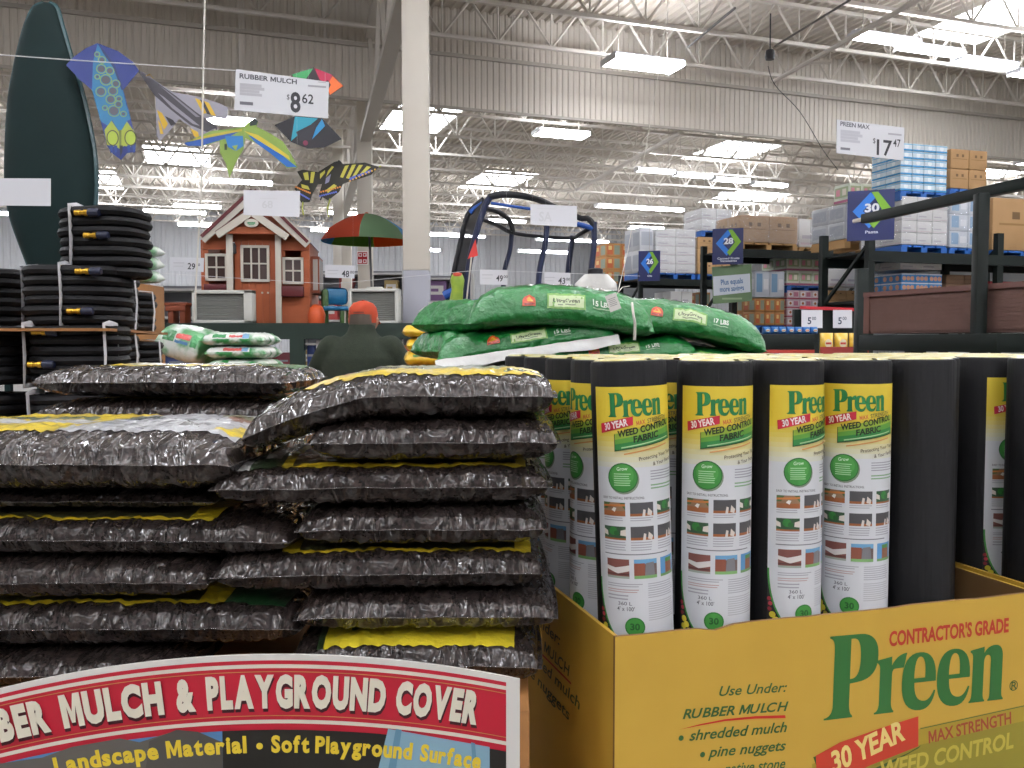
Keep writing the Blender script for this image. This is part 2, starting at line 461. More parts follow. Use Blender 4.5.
for (px, py, Y, L, lb) in ((447, 235, 36, 1.9, 'long dim ceiling light right of the thick column'), (425, 250, 38, 1.3, 'small ceiling light low behind the thick column'),
                           (640, 208, 33, 3.6, 'long distant ceiling light above the orange and white cartons'), (745, 196, 32, 2.0, 'distant ceiling light above the wrapped cartons'),
                           (20, 188, 30, 2.0, 'distant ceiling light left of the green kayak'), (10, 214, 34, 1.8, 'lower distant ceiling light left of the green kayak'),
                           (175, 212, 36, 2.4, 'distant ceiling light left of the cedar playhouse'), (560, 240, 38, 2.2, 'distant ceiling light seen through the trampoline net'), (545, 252, 40, 2.6, 'lowest distant ceiling light behind the trampoline')):
    lamp(at(px, py, Y), L, .35, lb, hang=False)
# lights of the same kind over the near aisles, above and behind the viewpoint
for u in (-9, -4.5, 0, 4.5, 9, 14, 20):
    for v in (-8, -3.5, 1, 5.0):
        lamp(st(u, v, 6.9), 1.45, .62, 'bright rectangular ceiling light over the near aisles')
for u in (-9, -13.5, 27, 34):  # leftmost pair added out of view to brighten the left roof and curtain
    for v in (10, 14.5): lamp(st(u, v, 6.9), 1.45, .62, 'unseen rectangular ceiling light over the near side aisles')
for u in (24, 31):
    for v in (20, 27, 34): lamp(st(u, v, 6.9), 1.45, .62, 'bright rectangular ceiling light over the far right aisles')
for u in (-12, -6, 0, 6, 13, 20, 27):
    for v in (37.5, 43.5): lamp(st(u, v, 6.9), 1.8, .4, 'distant ceiling light near the back wall of the warehouse', hang=False)
for u in (-12, -6.5): 
    for v in (21, 27): lamp(st(u, v, 6.9), 1.5, .5, 'ceiling light over the far left aisles', hang=False)
def skylight(px, py, lu=1.6, lv=3.0, n=0):
    p = atz(px, py, ROOF - .02); u, v, z = to_st(p)
    b = MB(); b.add([st(u - lu, v - lv, z), st(u + lu, v - lv, z), st(u + lu, v + lv, z), st(u - lu, v + lv, z)], [(0, 3, 2, 1)])
    fr = MB()
    for (a, c, e, g) in ((-lu, -lv, lu, -lv), (-lu, lv, lu, lv), (-lu, -lv, -lu, lv), (lu, -lv, lu, lv)):
        fr.bar(st(u + a, v + c, z), st(u + e, v + g, z), .08, .1)
    o = b.build('window_%d' % n, M_sky); tag(o, 'bright skylight panel in the roof deck', 'skylight', 'skylights in the roof', 'structure'); fr.build('frame', M_steel, o)
for i, (px, py, lu, lv) in enumerate(((419, 118, .95, 1.7), (178, 156, 1.1, 1.7), (730, 151, 1.1, 1.5), (1008, 12, .9, 1.6), (497, 180, 1.1, 2.0), (960, 178, 1.4, 2.0), (745, 197, 1.4, 1.8), (85, 178, 1.3, 2.2))):
    skylight(px, py, lu, lv, i + 1)
# ================================================================== clear bags of rubber mulch
def mulch_material():
    m = bpy.data.materials.new('mulch_in_clear_film'); m.use_nodes = True
    nt = m.node_tree; N = nt.nodes.new; L = nt.links.new; b = nt.nodes['Principled BSDF']
    tc = N('ShaderNodeTexCoord')
    vo = N('ShaderNodeTexVoronoi'); vo.inputs['Scale'].default_value = 190; vo.inputs['Randomness'].default_value = 1
    L(tc.outputs['Object'], vo.inputs['Vector'])
    sep = N('ShaderNodeSeparateColor'); L(vo.outputs['Color'], sep.inputs[0])
    r = N('ShaderNodeValToRGB'); e = r.color_ramp.elements
    e[0].position = 0; e[0].color = lin('#110c0a'); e[1].position = 1; e[1].color = lin('#382d2a')
    x = e.new(.55); x.color = lin('#231a17'); L(sep.outputs[0], r.inputs['Fac'])
    n2 = N('ShaderNodeTexNoise'); n2.inputs['Scale'].default_value = 9; n2.inputs['Detail'].default_value = 3; L(tc.outputs['Object'], n2.inputs['Vector'])
    mx = N('ShaderNodeMix'); mx.data_type = 'RGBA'; mx.inputs[7].default_value = lin('#433b39')  # patchy grey haze of the film, painted into the base colour
    rr = N('ShaderNodeMapRange'); rr.inputs[1].default_value = .45; rr.inputs[2].default_value = .8; rr.inputs[4].default_value = .5
    L(n2.outputs['Fac'], rr.inputs[0]); L(rr.outputs[0], mx.inputs[0]); L(r.outputs['Color'], mx.inputs[6]); L(mx.outputs[2], b.inputs['Base Color'])
    # wrinkles of the film
    mp = N('ShaderNodeMapping'); mp.inputs['Rotation'].default_value = (.5, .35, .5); mp.inputs['Scale'].default_value = (30, 8, 16); L(tc.outputs['Object'], mp.inputs['Vector'])
    w1 = N('ShaderNodeTexNoise'); w1.inputs['Scale'].default_value = 1; w1.inputs['Detail'].default_value = 1.5; w1.inputs['Distortion'].default_value = 1.2; L(mp.outputs[0], w1.inputs['Vector'])
    ws = N('ShaderNodeMath'); ws.operation = 'MULTIPLY_ADD'; ws.inputs[1].default_value = .35; L(vo.outputs['Distance'], ws.inputs[0]); L(w1.outputs['Fac'], ws.inputs[2])
    bp = N('ShaderNodeBump'); bp.inputs['Strength'].default_value = 1; bp.inputs['Distance'].default_value = .045; L(w1.outputs['Fac'], bp.inputs['Height'])
    bq = N('ShaderNodeBump'); bq.inputs['Strength'].default_value = .25; bq.inputs['Distance'].default_value = .012; L(ws.outputs[0], bq.inputs['Height'])
    L(bq.outputs['Normal'], b.inputs['Normal']); L(bp.outputs['Normal'], b.inputs['Coat Normal'])
    b.inputs['Roughness'].default_value = .6; b.inputs['Coat Weight'].default_value = 1; b.inputs['Coat Roughness'].default_value = .055; b.inputs['Coat IOR'].default_value = 1.6; b.inputs['Specular IOR Level'].default_value = .25
    return m
M_mulch = mulch_material()
M_film = mat('clear_film_edge', '#6d6766', .2, coat=.8, bump=(60, .6, .01), alpha=.5)
def film_ink(h):
    return mat('film_print_' + h.strip('#'), h, .35, coat=.9, bump=(26, .5, .02))
class Bag:
    def __init__(s, L, D, H, seed, bend=None, wr=1.0, nx=110, ny=36, crown=.34, pull=.05, split=.5):
        s.split = split; s.pu, s.pv = (7, 4.2) if ny == 36 else (7, 4.5)
        if ny == 36: s.crown = .46
        s.L, s.D, s.H, s.seed, s.bend, s.wr, s.nx, s.ny, s.crown, s.pull = L, D, H, seed, bend, wr, nx, ny, crown, pull
    def S(s, u, v, side=1):
        a = min(1, abs(u) / .975); c = min(1, abs(v) / .975)
        e = max(0.0, (1 - a ** s.pu) * (1 - c ** s.pv))
        z = (s.split if side > 0 else s.split - 1) * s.H * e ** s.crown
        x = s.L / 2 * u * (1 - s.pull * .6 * (v * v - .4 if s.ny == 36 else 1 - v * v)); y = s.D / 2 * v * (1 - s.pull * (1 - u ** 4))
        q = V((x * 16 + s.seed * 3.7, y * 16 + side * 5, s.seed))
        n1 = noise.noise(q); n2 = noise.noise(V((x * 62 + y * 30 + s.seed, y * 30 - x * 9, side * 3 + s.seed))) + .6 * noise.noise(V((x * 110 - y * 40, y * 20, s.seed)))
        edge = .35 + .65 * max(a ** 3, c ** 2)
        k = s.wr * e ** .35
        z += k * (.0035 * n1 + .0062 * n2 * edge) * (1 if side > 0 else .6)
        y += k * .0065 * n2 * edge
        if e <= 1e-6: z += .003 * noise.noise(V((x * 25, y * 25, s.seed)))
        if s.bend: z += s.bend(u, v)
        return V((x, y, z))
    def mesh(s):
        b = MB(); nx, ny = s.nx, s.ny
        us = [math.sin((2 * i / nx - 1) * math.pi / 2) * .35 + (2 * i / nx - 1) * .65 for i in range(nx + 1)]
        vs = [math.sin((2 * j / ny - 1) * math.pi / 2) * .6 + (2 * j / ny - 1) * .4 for j in range(ny + 1)]
        top = [s.S(u, v, 1) for v in vs for u in us]
        idx = {}; allv = list(top)
        for j in range(ny + 1):
            for i in range(nx + 1):
                k = j * (nx + 1) + i
                if i in (0, nx) or j in (0, ny): idx[k] = k
                else: idx[k] = len(allv); allv.append(s.S(us[i], vs[j], -1))
        fs = []
        for j in range(ny):
            for i in range(nx):
                q = [j * (nx + 1) + i, j * (nx + 1) + i + 1, (j + 1) * (nx + 1) + i + 1, (j + 1) * (nx + 1) + i]
                fs.append(tuple(q)); fs.append(tuple(idx[k] for k in reversed(q)))
        b.add(allv, fs, 0, True)
        return b
    def N(s, u, v):
        e = .01; a = s.S(u + e, v) - s.S(u - e, v); c = s.S(u, v + e) - s.S(u, v - e)
        return a.cross(c).normalized()
    def label(s, regions, nu=90, nv=30, h=.0012):
        """regions: painter's list of (polygon in bag u,v, colour); returns (MB, mats)."""
        def inside(p, poly):
            c = False; n = len(poly)
            for i in range(n):
                x0, y0 = poly[i]; x1, y1 = poly[i - 1]
                if (y0 > p[1]) != (y1 > p[1]) and p[0] < (x1 - x0) * (p[1] - y0) / (y1 - y0) + x0: c = not c
            return c
        u0 = min(x for r, _ in regions for x, y in r); u1 = max(x for r, _ in regions for x, y in r)
        v0 = min(y for r, _ in regions for x, y in r); v1 = max(y for r, _ in regions for x, y in r)
        cols = []; b = MB(); ids = {}
        pv = []; pf = []; pm = []
        def vert(i, j):
            if (i, j) not in ids:
                u, v = u0 + (u1 - u0) * i / nu, v0 + (v1 - v0) * j / nv
                ids[i, j] = len(pv); pv.append(s.S(u, v) + s.N(u, v) * h)
            return ids[i, j]
        for j in range(nv):
            for i in range(nu):
                p = (u0 + (u1 - u0) * (i + .5) / nu, v0 + (v1 - v0) * (j + .5) / nv); col = None
                for poly, c in regions:
                    if inside(p, poly): col = c
                if col is None: continue
                if col not in cols: cols.append(col)
                pf.append((vert(i, j), vert(i + 1, j), vert(i + 1, j + 1), vert(i, j + 1))); pm.append(cols.index(col))
        b.v = pv; b.f = pf; b.m = pm; b.s = [True] * len(pf)
        return b, [film_ink(c) for c in cols]
def rc(u0, v0, u1, v1): return [(u0, v0), (u1, v0), (u1, v1), (u0, v1)]
YEL, WHT, GRN, BLK, GRY = '#d9be2b', '#c9c8c6', '#2b5a2c', '#191917', '#8c8a80'
LAB_STD = [(rc(-.95, -.815, .84, .7), '#24351f'), (rc(-.62, -.815, .84, .7), YEL), (rc(-.55, -.72, .78, .6), '#46422a'), (rc(-.93, -.815, -.8, .3), WHT), (rc(-.75, -.4, -.66, .2), '#cfcabf')]
LAB_R = [(rc(-.6, -.815, .9, .7), YEL), (rc(-.5, -.74, .8, .6), '#3a3a24')]
LAB_TOP = [([(-.78, -.6), (-.3, -.78), (.62, -.76), (.9, -.66), (.9, .75), (-.62, .75)], YEL), ([(-.5, -.1), (-.25, -.42), (.64, -.42), (.72, .6), (-.4, .6)], '#8d9069'),
           ([(-.4, -.05), (-.3, -.32), (.1, -.36), (.12, -.02), (-.1, .06)], '#1d1b15'), ([(-.5, .1), (-.42, -.2), (-.34, .2), (-.4, .4)], '#b4672a'), (rc(.2, -.3, .5, .4), '#9fa49a'),
           ([(-.92, -.15), (-.72, -.35), (-.68, .5), (-.9, .5)], '#b9b9bb'), ([(.66, -.62), (.9, -.5), (.9, -.2), (.7, -.3)], '#24492a')]
LAB_BIG = [(rc(-1.0, -.7, .94, .72), '#b4b5b8'), (rc(-1, -.7, -.02, .72), YEL), ([(-.02, -.62), (.2, .72), (-.2, .72), (-.2, -.62)], YEL), (rc(-1, -.48, -.06, -.42), '#b3a03a'), (rc(-1, -.3, .0, .02), '#c8c8c6'),
           (rc(-1, .08, -.08, .2), '#5c6b56'), ([(.05, .05), (.2, .05), (.3, .3), (.12, .3)], '#3c4a44'), (rc(.2, .1, .5, .22), '#4f5a55'), ([(.55, .55), (.92, -.1), (.94, .1), (.75, .6)], '#6a6d4c'),
           ([(.6, .35), (.8, .0), (.86, .1), (.7, .42)], '#7b4a2e'), ([(.74, -.62), (.94, -.62), (.94, .72), (.87, .72), (.9, .1), (.84, -.42)], YEL), (rc(.1, -.35, .6, -.3), '#8f9290'), (rc(.1, -.22, .55, -.17), '#8f9290'), (rc(.08, -.5, .5, -.46), '#9da09c'),
           (rc(.56, -.4, .68, -.18), '#53524f')]
LAB_BACK = [(rc(-.62, -.45, .86, .8), YEL), (rc(-.5, -.25, .9, .8), '#b5b095'), (rc(.55, -.35, .9, .8), '#3d6b3a'), (rc(-.3, -.1, .3, .6), '#6b7a50')]
GM = 'clear bags of rubber mulch stacked on the display'
def mulch_bag(px0, px1, z, H, D, Yf, seed, label, regions, yaw=0, bend=None, wr=1.0, pull=.05, tilt=0, lab_v=None):
    L = (px1 - px0) / FPX * (Yf + .03)
    bag = Bag(L, D, H, seed, bend, wr, pull=pull)
    cx = ((px0 + px1) / 2 - 512) / FPX * (Yf + .03)
    t = thing('mulch_bag', label, 'bag of mulch', (cx - math.sin(yaw) * D / 2, Yf + D / 2 * math.cos(yaw), z), yaw, GM)
    t.rotation_euler = (0, tilt, yaw)
    bag.mesh().build('clear_bag', M_mulch, t, sharp=80)
    fl = MB()                                               # thin seam all round
    pts = [bag.S(u, v) for u, v in [(-1 + 2 * i / 30, -1) for i in range(31)] + [(1, -1 + 2 * i / 16) for i in range(1, 17)] + [(1 - 2 * i / 30, 1) for i in range(1, 31)] + [(-1, 1 - 2 * i / 16) for i in range(1, 16)]]
    fl.tube(pts, .0009, 5, 0, closed=True)
    fl.build('heat_seam', M_film, t)
    if regions:
        m, ms = bag.label(regions); m.build('printed_label', ms, t)['label'] = 'yellow, white and green print seen through the film'
    return t
droop = lambda u, v: -.072 * max(0, (-.12 - u) / .88) ** 1.5
# right hand column, from the top
mulch_bag(240, 560, 1.411, .082, .40, 1.42, 1, 'topmost mulch bag of the right column, its label up and its left end drooping', LAB_TOP, R(2), droop, 1.1)
mulch_bag(308, 563, 1.336, .073, .38, 1.415, 2, 'second mulch bag from the top of the right column, short and label hidden', None, R(2), None, 1.2)
mulch_bag(212, 556, 1.262, .073, .40, 1.415, 3, 'third mulch bag down the right column, with a green and yellow label edge', LAB_STD, R(3))
mulch_bag(296, 549, 1.192, .070, .38, 1.42, 4, 'fourth mulch bag down the right column, tucked between two longer bags', None, R(2), None, 1.2)
mulch_bag(211, 551, 1.119, .075, .40, 1.415, 5, 'fifth mulch bag down the right column, with a thin yellow label stripe', LAB_R, R(3))
mulch_bag(293, 560, 1.050, .066, .38, 1.41, 6, 'sixth mulch bag down the right column, above the broad yellow label', None, R(1), None, 1.2)
mulch_bag(285, 544, .971, .086, .39, 1.40, 7, 'lowest mulch bag of the right column, broad yellow label just over the red sign', [(rc(-.78, -.9, .72, .7), '#24351f'), (rc(-.72, -.9, .78, .7), '#dcc832'), ([(-.7, -.5), (-.45, -.66), (-.35, -.5), (-.45, -.4)], '#2f5138'), (rc(-.1, -.6, .5, -.52), '#5a5524')], R(1), None, 1.1)
# left hand column
mulch_bag(-150, 239, 1.303, .105, .44, 1.40, 8, 'big top mulch bag at the left edge, yellow and white label facing up', LAB_BIG, R(-1), None, 1.3, .03)
mulch_bag(-140, 222, 1.231, .034, .40, 1.46, 9, 'flattened dark mulch bag in the shade under the big top left bag', None, 0)
mulch_bag(-170, 297, 1.174, .069, .41, 1.42, 10, 'left mulch bag with a yellow stripe, under the flattened dark one', [(rc(-.9, -.815, .62, .7), YEL), (rc(-.9, -.74, .5, .6), '#3a3a24')], R(-1))
mulch_bag(-160, 214, 1.106, .072, .40, 1.41, 11, 'left mulch bag with no print, third from the bottom', None, R(1), None, 1.2)
mulch_bag(-150, 304, 1.026, .084, .41, 1.42, 12, 'left mulch bag with a yellow label edge just above the red sign', [(rc(-.9, -.815, .62, .7), YEL), (rc(-.9, -.74, .5, .6), '#3a3a24'), (rc(.62, -.815, .9, .7), '#24492a')], R(1))
mulch_bag(-160, 190, .954, .054, .38, 1.40, 13, 'low mulch bag at the bottom left, half hidden by the red sign', None, 0)
# back row
bb = mulch_bag(30, 292, 1.410, .070, .38, 1.93, 14, 'mulch bag in the row behind, its yellow label showing above the big left bag', LAB_BACK, R(-2))
for k in range(6): dup(bb, bb.location + V((0, 0, -.0755 * (k + 1))), label='mulch bag in the row behind, hidden under the yellow labelled one')
# ------------------------------------------------------------------ display bin with the printed sign
M_card = mat('brown_cardboard', '#9a6a38', .7, var=(30, '#8c5f31', .3))
YS = 1.335; PS = YS / FPX
bt = thing('display_bin', 'brown cardboard display bin under the mulch bags, with an arched red sign on its front', 'display bin', (-.42, YS, 0))
def sx(px): return (px - 512) * PS + .42
def sy(py): return CAMZ - (py - HORIZON) * PS
MB().span((sx(-140), .012, 0), (sx(528) + .003, .45, .925), 0, .004).build('bin_body', M_card, bt)
bt2 = thing('display_bin', 'plain cardboard bin under the row of mulch bags behind', 'display bin', (-.42, YS, 0))
MB().span((sx(-140), .56, 0), (.02, 1.06, .915), 0, .004).build('bin_body', M_card, bt2)
AX = 275
def arc(px, off): return 661 + off + (px - AX) ** 2 * .00043
def band(o0, o1, x0, x1, n=48):
    a = [(sx(x0 + (x1 - x0) * i / n), sy(arc(x0 + (x1 - x0) * i / n, o0))) for i in range(n + 1)]
    c = [(sx(x0 + (x1 - x0) * i / n), sy(arc(x0 + (x1 - x0) * i / n, o1))) for i in range(n, -1, -1)]
    return a[::-1] + c[::-1]
A = Art(); RED = '#b3122c'; CRM = '#d6d0c0'
XL, XR = -122, 506
A.poly(band(6, 82, XL, XR), RED)
for o0, o1, c in ((10, 14, CRM), (17.2, 18.0, '#b98a4a'), (63.0, 63.8, '#b98a4a'), (67.5, 71.5, CRM)): A.poly(band(o0, o1, XL, XR), c)
def below(x0, x1, o0, y1, col, n=24):
    A.poly([(sx(x0 + (x1 - x0) * i / n), sy(arc(x0 + (x1 - x0) * i / n, o0))) for i in range(n, -1, -1)] + [(sx(x0), sy(y1)), (sx(x1), sy(y1))], col)
below(XL, XR, 78, 960, '#16140f')
below(XL, 215, 78, 960, '#4f7fae')
A.poly([(sx(x), sy(y)) for x, y in ((-122, 960), (215, 960), (215, 762), (190, 742), (170, 739), (130, 752), (110, 748), (60, 757), (30, 768), (-122, 790))][::-1], '#5b5852')
A.poly([(sx(x), sy(y)) for x, y in ((110, 960), (215, 960), (215, 752), (190, 741), (168, 739), (140, 751))][::-1], '#4b4944')
A.poly([(sx(x), sy(y)) for x, y in ((385, 738), (489, 757), (489, 960), (330, 960))][::-1], '#7fa3b5')
A.poly([(sx(x), sy(y)) for x, y in ((393, 738), (399, 739), (366, 960), (350, 960))][::-1], '#5f8aa0')
A.poly([(sx(x), sy(y)) for x, y in ((470, 752), (474, 753), (492, 960), (484, 960))][::-1], '#5f8aa0')
def arc_text(txt, x0, x1, base, hpx, col, bold, dx=0, dy=0):
    adv = []; total = 0
    for ch in txt:
        w_ = .30 if ch == ' ' else glyphs(ch, bold)[2] + .055
        adv.append(w_); total += w_
    s = (x1 - x0) / total; x = x0
    for ch, w_ in zip(txt, adv):
        if ch != ' ':
            g = glyphs(ch, bold)[2]; xa, xb = x, x + g * s
            sl = 2 * ((xa + xb) / 2 - AX) * .00043
            ym = arc((xa + xb) / 2, base)
            hw = (xb - xa) / 2
            A.text(ch, (sx(xa + dx), sy(ym - sl * hw + dy)), (sx(xb + dx), sy(ym + sl * hw + dy)), hpx * PS, col, bold)
        x += w_ * s
for dx_, dy_, c_ in ((.8, 3.5, '#3b0510'), (0, 0, '#dcd6c2')):
    for w_, a_, b_ in (('RUBBER', -72, 42), ('MULCH', 53, 158), ('&', 169, 190), ('PLAYGROUND', 200, 383), ('COVER', 392, 477)): arc_text(w_, a_, b_, 53, 29.5, c_, .065, dx_, dy_)
for w_, a_, b_ in (('Landscape', 43, 151), ('Material', 158, 241), ('Soft', 265, 305), ('Playground', 310, 410), ('Surface', 417, 480)): arc_text(w_, a_, b_, 101, 16, '#dcc030', .045)
A.disc(sx(253), sy(arc(253, 95)), 3.4 * PS, '#dcc030')
b = MB(); fn = frame_fn((0, 0, 0), (1, 0, 0), (0, 0, 1), (0, -1, 0))
ol = band(0, 400, XL - 14, 520)
b.prism(ol, fn, -.004, 0, 0)
A.emit(b, fn, 1, h0=.0005, dh=.0002)
so = b.build('header_sign', [mat('sign_card', '#d5d3cd', .45)] + A.mats(), bt, loc=(0, .008, 0)); so['label'] = 'arched red sign with cream letters and a photo below'
# ================================================================== yellow boxes of weed control fabric rolls
BY = R(17); BU = V((math.cos(BY), math.sin(BY), 0)); BW = V((-math.sin(BY), math.cos(BY), 0))
CB = V((.169, 1.42, 0)); ZT = 1.0175; BL, BD = .885, .80
M_yel = mat('yellow_printed_card', '#c6a03c', .5, var=(9, '#c09a38', .3))
M_kraft = mat('kraft_inside', '#7a5a34', .75)
def pl(px, py, off=0):
    """Pixel -> (along, up) on the box front."""
    d = ray(px, py); n = BW; o = V((0, 0, CAMZ))
    t = (CB - BW * off - o).dot(n) / d.dot(n); p = o + d * t
    return ((p - CB).dot(BU), p.z)
def plside(px, py):
    d = ray(px, py); o = V((0, 0, CAMZ)); t = (CB - o).dot(BU) / d.dot(BU); p = o + d * t
    return ((p - CB).dot(BW), p.z)
GREEN = '#2c5a2b'
def preen(A, p0, p1, h, col, z=None):
    """The green serif lettering, drawn as outlines in cap heights."""
    P = ([(0, 0), (.34, 0), (.335, .025), (.295, .16, .30, .04), (.295, .41), (.38, .42), (.63, .72, .63, .44), (.40, 1, .63, 1), (.04, 1), (.04, .975), (.10, .86, .10, .96), (.10, .14), (0, .02, .085, .03)],
         [(.295, .465), (.33, .47), (.415, .72, .415, .49), (.33, .95, .415, .95), (.295, .95)])
    r_ = ([(.60, 0), (.84, 0), (.84, .02), (.805, .12, .81, .04), (.805, .45), (.84, .535, .805, .535), (.95, .54), (.985, .72), (.80, .58, .86, .71), (.80, .69), (.61, .655), (.61, .63), (.655, .55, .655, .61), (.655, .12), (.60, .02, .65, .03)], None)
    w = .43
    def e(x): return ([(x + w, .375), (x + w * .5, .71, x + w, .71), (x, .345, x, .71), (x + w * .56, -.012, x, -.012), (x + w, .22, x + w * .92, -.012), (x + w * .95, .225), (x + w * .68, .10, x + w * .84, .10), (x + w * .37, .335, x + w * .37, .10), (x + w, .335)],
                      [(x + w * .36, .39), (x + w * .68, .39), (x + w * .52, .655, x + w * .70, .655), (x + w * .36, .39, x + w * .36, .655)])
    n_ = ([(1.80, 0), (2.01, 0), (2.01, .02), (1.985, .1, 1.985, .03), (1.985, .5), (2.035, .59, 1.99, .59), (2.075, .52, 2.075, .59), (2.075, .1), (2.05, .02, 2.075, .03), (2.05, 0), (2.26, 0), (2.26, .02), (2.235, .1, 2.235, .03), (2.235, .55), (2.13, .71, 2.235, .71), (1.985, .62, 2.03, .71), (1.985, .70), (1.80, .665), (1.80, .64), (1.835, .57, 1.835, .63), (1.835, .12), (1.80, .02, 1.83, .03)], None)
    dx, dy = p1[0] - p0[0], p1[1] - p0[1]; L = math.hypot(dx, dy); s = L / 2.26; c, q = dx / L, dy / L
    T = lambda pt: (p0[0] + pt[0] * s * c - pt[1] * h * q, p0[1] + pt[0] * s * q + pt[1] * h * c)
    for outer, hole in (P, r_, e(.93), e(1.375), n_):
        A.poly([T(p) for p in bez(outer)], col, [[T(p) for p in bez(hole)]] if hole else (), z)
def hpx(px, py, n):                # height of n pixels at that place on the front
    return pl(px, py - n)[1] - pl(px, py)[1]
A = Art()
def T(txt, x0, y0, x1, y1, n, col, bold=.02, shear=0): A.text(txt, pl(x0, y0), pl(x1, y1), hpx((x0 + x1) / 2, (y0 + y1) / 2, n), col, bold, shear)
def PG(pts, col): A.poly([pl(x, y) for x, y in pts], col)
PG([(812, 800), (812, 764), (870, 742), (918, 729), (1045, 701.5), (1045, 800)], '#a8902a')
PG([(812, 800), (830, 772), (918, 745), (1045, 716), (1045, 800)], '#8f8428')
PG([(920, 728), (1045, 700.5), (1045, 701.6), (920, 729.2)], '#5c6a2a')
T('Use Under:', 719, 696, 786.5, 691.5, 9.5, GREEN, .012, .25)
T('RUBBER MULCH', 682.5, 718.8, 788, 710.4, 9, GREEN, .022, .25)
PG([(679, 729.5), (700, 724), (725, 719), (755, 716), (785, 715), (785.5, 718), (755, 718.6), (725, 721), (700, 725.4)], '#c2281c')
T('shredded mulch', 689, 740.5, 786.5, 731.5, 10, GREEN, .016, .25); A.disc(*pl(681, 738), .0048, GREEN)
T('pine nuggets', 708, 757.2, 785.5, 750, 10, GREEN, .016, .25); A.disc(*pl(702.5, 754.5), .0048, GREEN)
T('native stone', 724, 774, 785, 768, 10, GREEN, .016, .25); A.disc(*pl(717, 772), .0048, GREEN)
T("CONTRACTOR'S GRADE", 889, 646, 1008.5, 631.5, 13.5, '#b4331f', .035)
preen(A, pl(823.5, 720.5), pl(1002.5, 699), hpx(900, 700, 81), '#2d6a2e')
def ring(x, y, r0, r1, col, n=24):
    c = pl(x, y); A.poly([(c[0] + r1 * math.cos(2 * math.pi * k / n), c[1] + r1 * math.sin(2 * math.pi * k / n)) for k in range(n)], col, [[(c[0] + r0 * math.cos(2 * math.pi * k / n), c[1] + r0 * math.sin(2 * math.pi * k / n)) for k in range(n)]])
ring(1013.5, 685.5, .0085, .0102, GREEN); A.text('R', pl(1011, 689.5), pl(1016.5, 689), hpx(1013, 686, 7.5), GREEN, 0)
PG([(813, 757), (820, 754), (822, 772), (870, 775), (921, 745), (918, 748), (868, 771), (818, 771)], '#35521f')
PG([(815.5, 755.5), (840, 742), (880, 728), (918, 716), (918, 746), (870, 765), (817, 790)], '#c23a22')
T('30 YEAR', 833, 772.5, 905, 738.5, 20, '#e6cf7c', .035, .1)
T('MAX STRENGTH', 928.5, 743, 1011, 723, 11.5, '#9c4228', .022)
T('WEED CONTROL', 880, 778, 1013, 747, 15.5, '#bfae45', .03, .12)
bt = thing('fabric_box', 'yellow cardboard box printed in green and red, packed with standing fabric rolls', 'box', CB, BY)
def front_fn(x, y, h): return V((x, -h, y))
def box_parts(t, art):
    z0 = .14; th = .007
    def wall(name, lo, hi, inner):
        b = MB(); b.span(lo, hi, 0)
        for k, f in enumerate(b.f):
            c = sum((b.v[i] for i in f), V()) / 4
            if inner(c): b.m[k] = 1
        return b
    b = MB(); n = 24; r_ = random.Random(4)          # front wall with a slightly worn top edge
    top = [(BL * i / n, ZT + (0 if i in (0, n) else r_.uniform(-.0016, .0012)) - (.006 if i in (5,) else 0)) for i in range(n + 1)]
    poly = [(0, z0), (BL, z0)] + top[::-1]
    b.prism(poly, front_fn, -th, 0, 0, 1)
    b.build('front_panel', [M_yel, M_kraft], t)
    wall('side', (0, th, z0), (th, BD, ZT), lambda c: c.x > th * .9).build('side_panel', [M_yel, M_kraft], t)
    wall('side', (BL - th, th, z0), (BL, BD, ZT), lambda c: c.x < BL - th * .9).build('side_panel', [M_yel, M_kraft], t)
    wall('back', (th, BD - th, z0), (BL - th, BD, ZT), lambda c: c.y < BD - th * .9).build('back_panel', [M_yel, M_kraft], t)
    MB().span((th, th, z0), (BL - th, BD - th, z0 + .012)).build('bottom_panel', M_kraft, t)
    if art:
        b = MB(); art.emit(b, front_fn, 0, h0=.0004, dh=.0002); b.build('printing', art.mats(), t)['label'] = 'green and red printing on the yellow box'
box_parts(bt, A)
# print on the narrow left side
B = Art(); fs = lambda x, y, h: V((-h, x, y))
def TS(txt, x0, y0, x1, y1, n, col): 
    a, c = plside(x0, y0), plside(x1, y1); B.text(txt, a, c, n, col, .015, .2, flip=-1)
for k, txt in enumerate(('Use Under:', 'RUBBER MULCH', 'shredded mulch', 'pine nuggets')):
    B.text(txt, (.52, .915 - k * .042), (.52 - .026 * len(txt), .915 - k * .042), .022, '#23431f', .015, .2, flip=-1)
B.poly([(.55, .862), (.2, .866), (.2, .862), (.55, .858)], '#a8281c')
b = MB(); B.emit(b, fs, 0, h0=.0004, dh=.0002); b.build('printing', B.mats(), bt)
b2 = thing('fabric_box', 'second yellow box of fabric rolls, cut off by the right edge of the photo', 'box', CB + BU * (BL + .024) + BW * .012, BY)
box_parts(b2, None)
for t_, lb in ((bt, 'wooden pallet under the printed yellow box'), (b2, 'wooden pallet under the second yellow box')):
    p_ = thing('pallet', lb, 'pallet', t_.location, BY)
    w_ = mat('pallet_wood', '#a07a4c', .8, var=(12, '#8a6538', .3))
    for i in range(6): MB().span((.005, .02 + i * .145, .115), (BL - .005, .11 + i * .145, .138)).build('deck_board', w_, p_)
    for i in range(3): MB().span((.03 + i * .37, .02, .0), (.1 + i * .37, .82, .115)).build('runner', w_, p_)
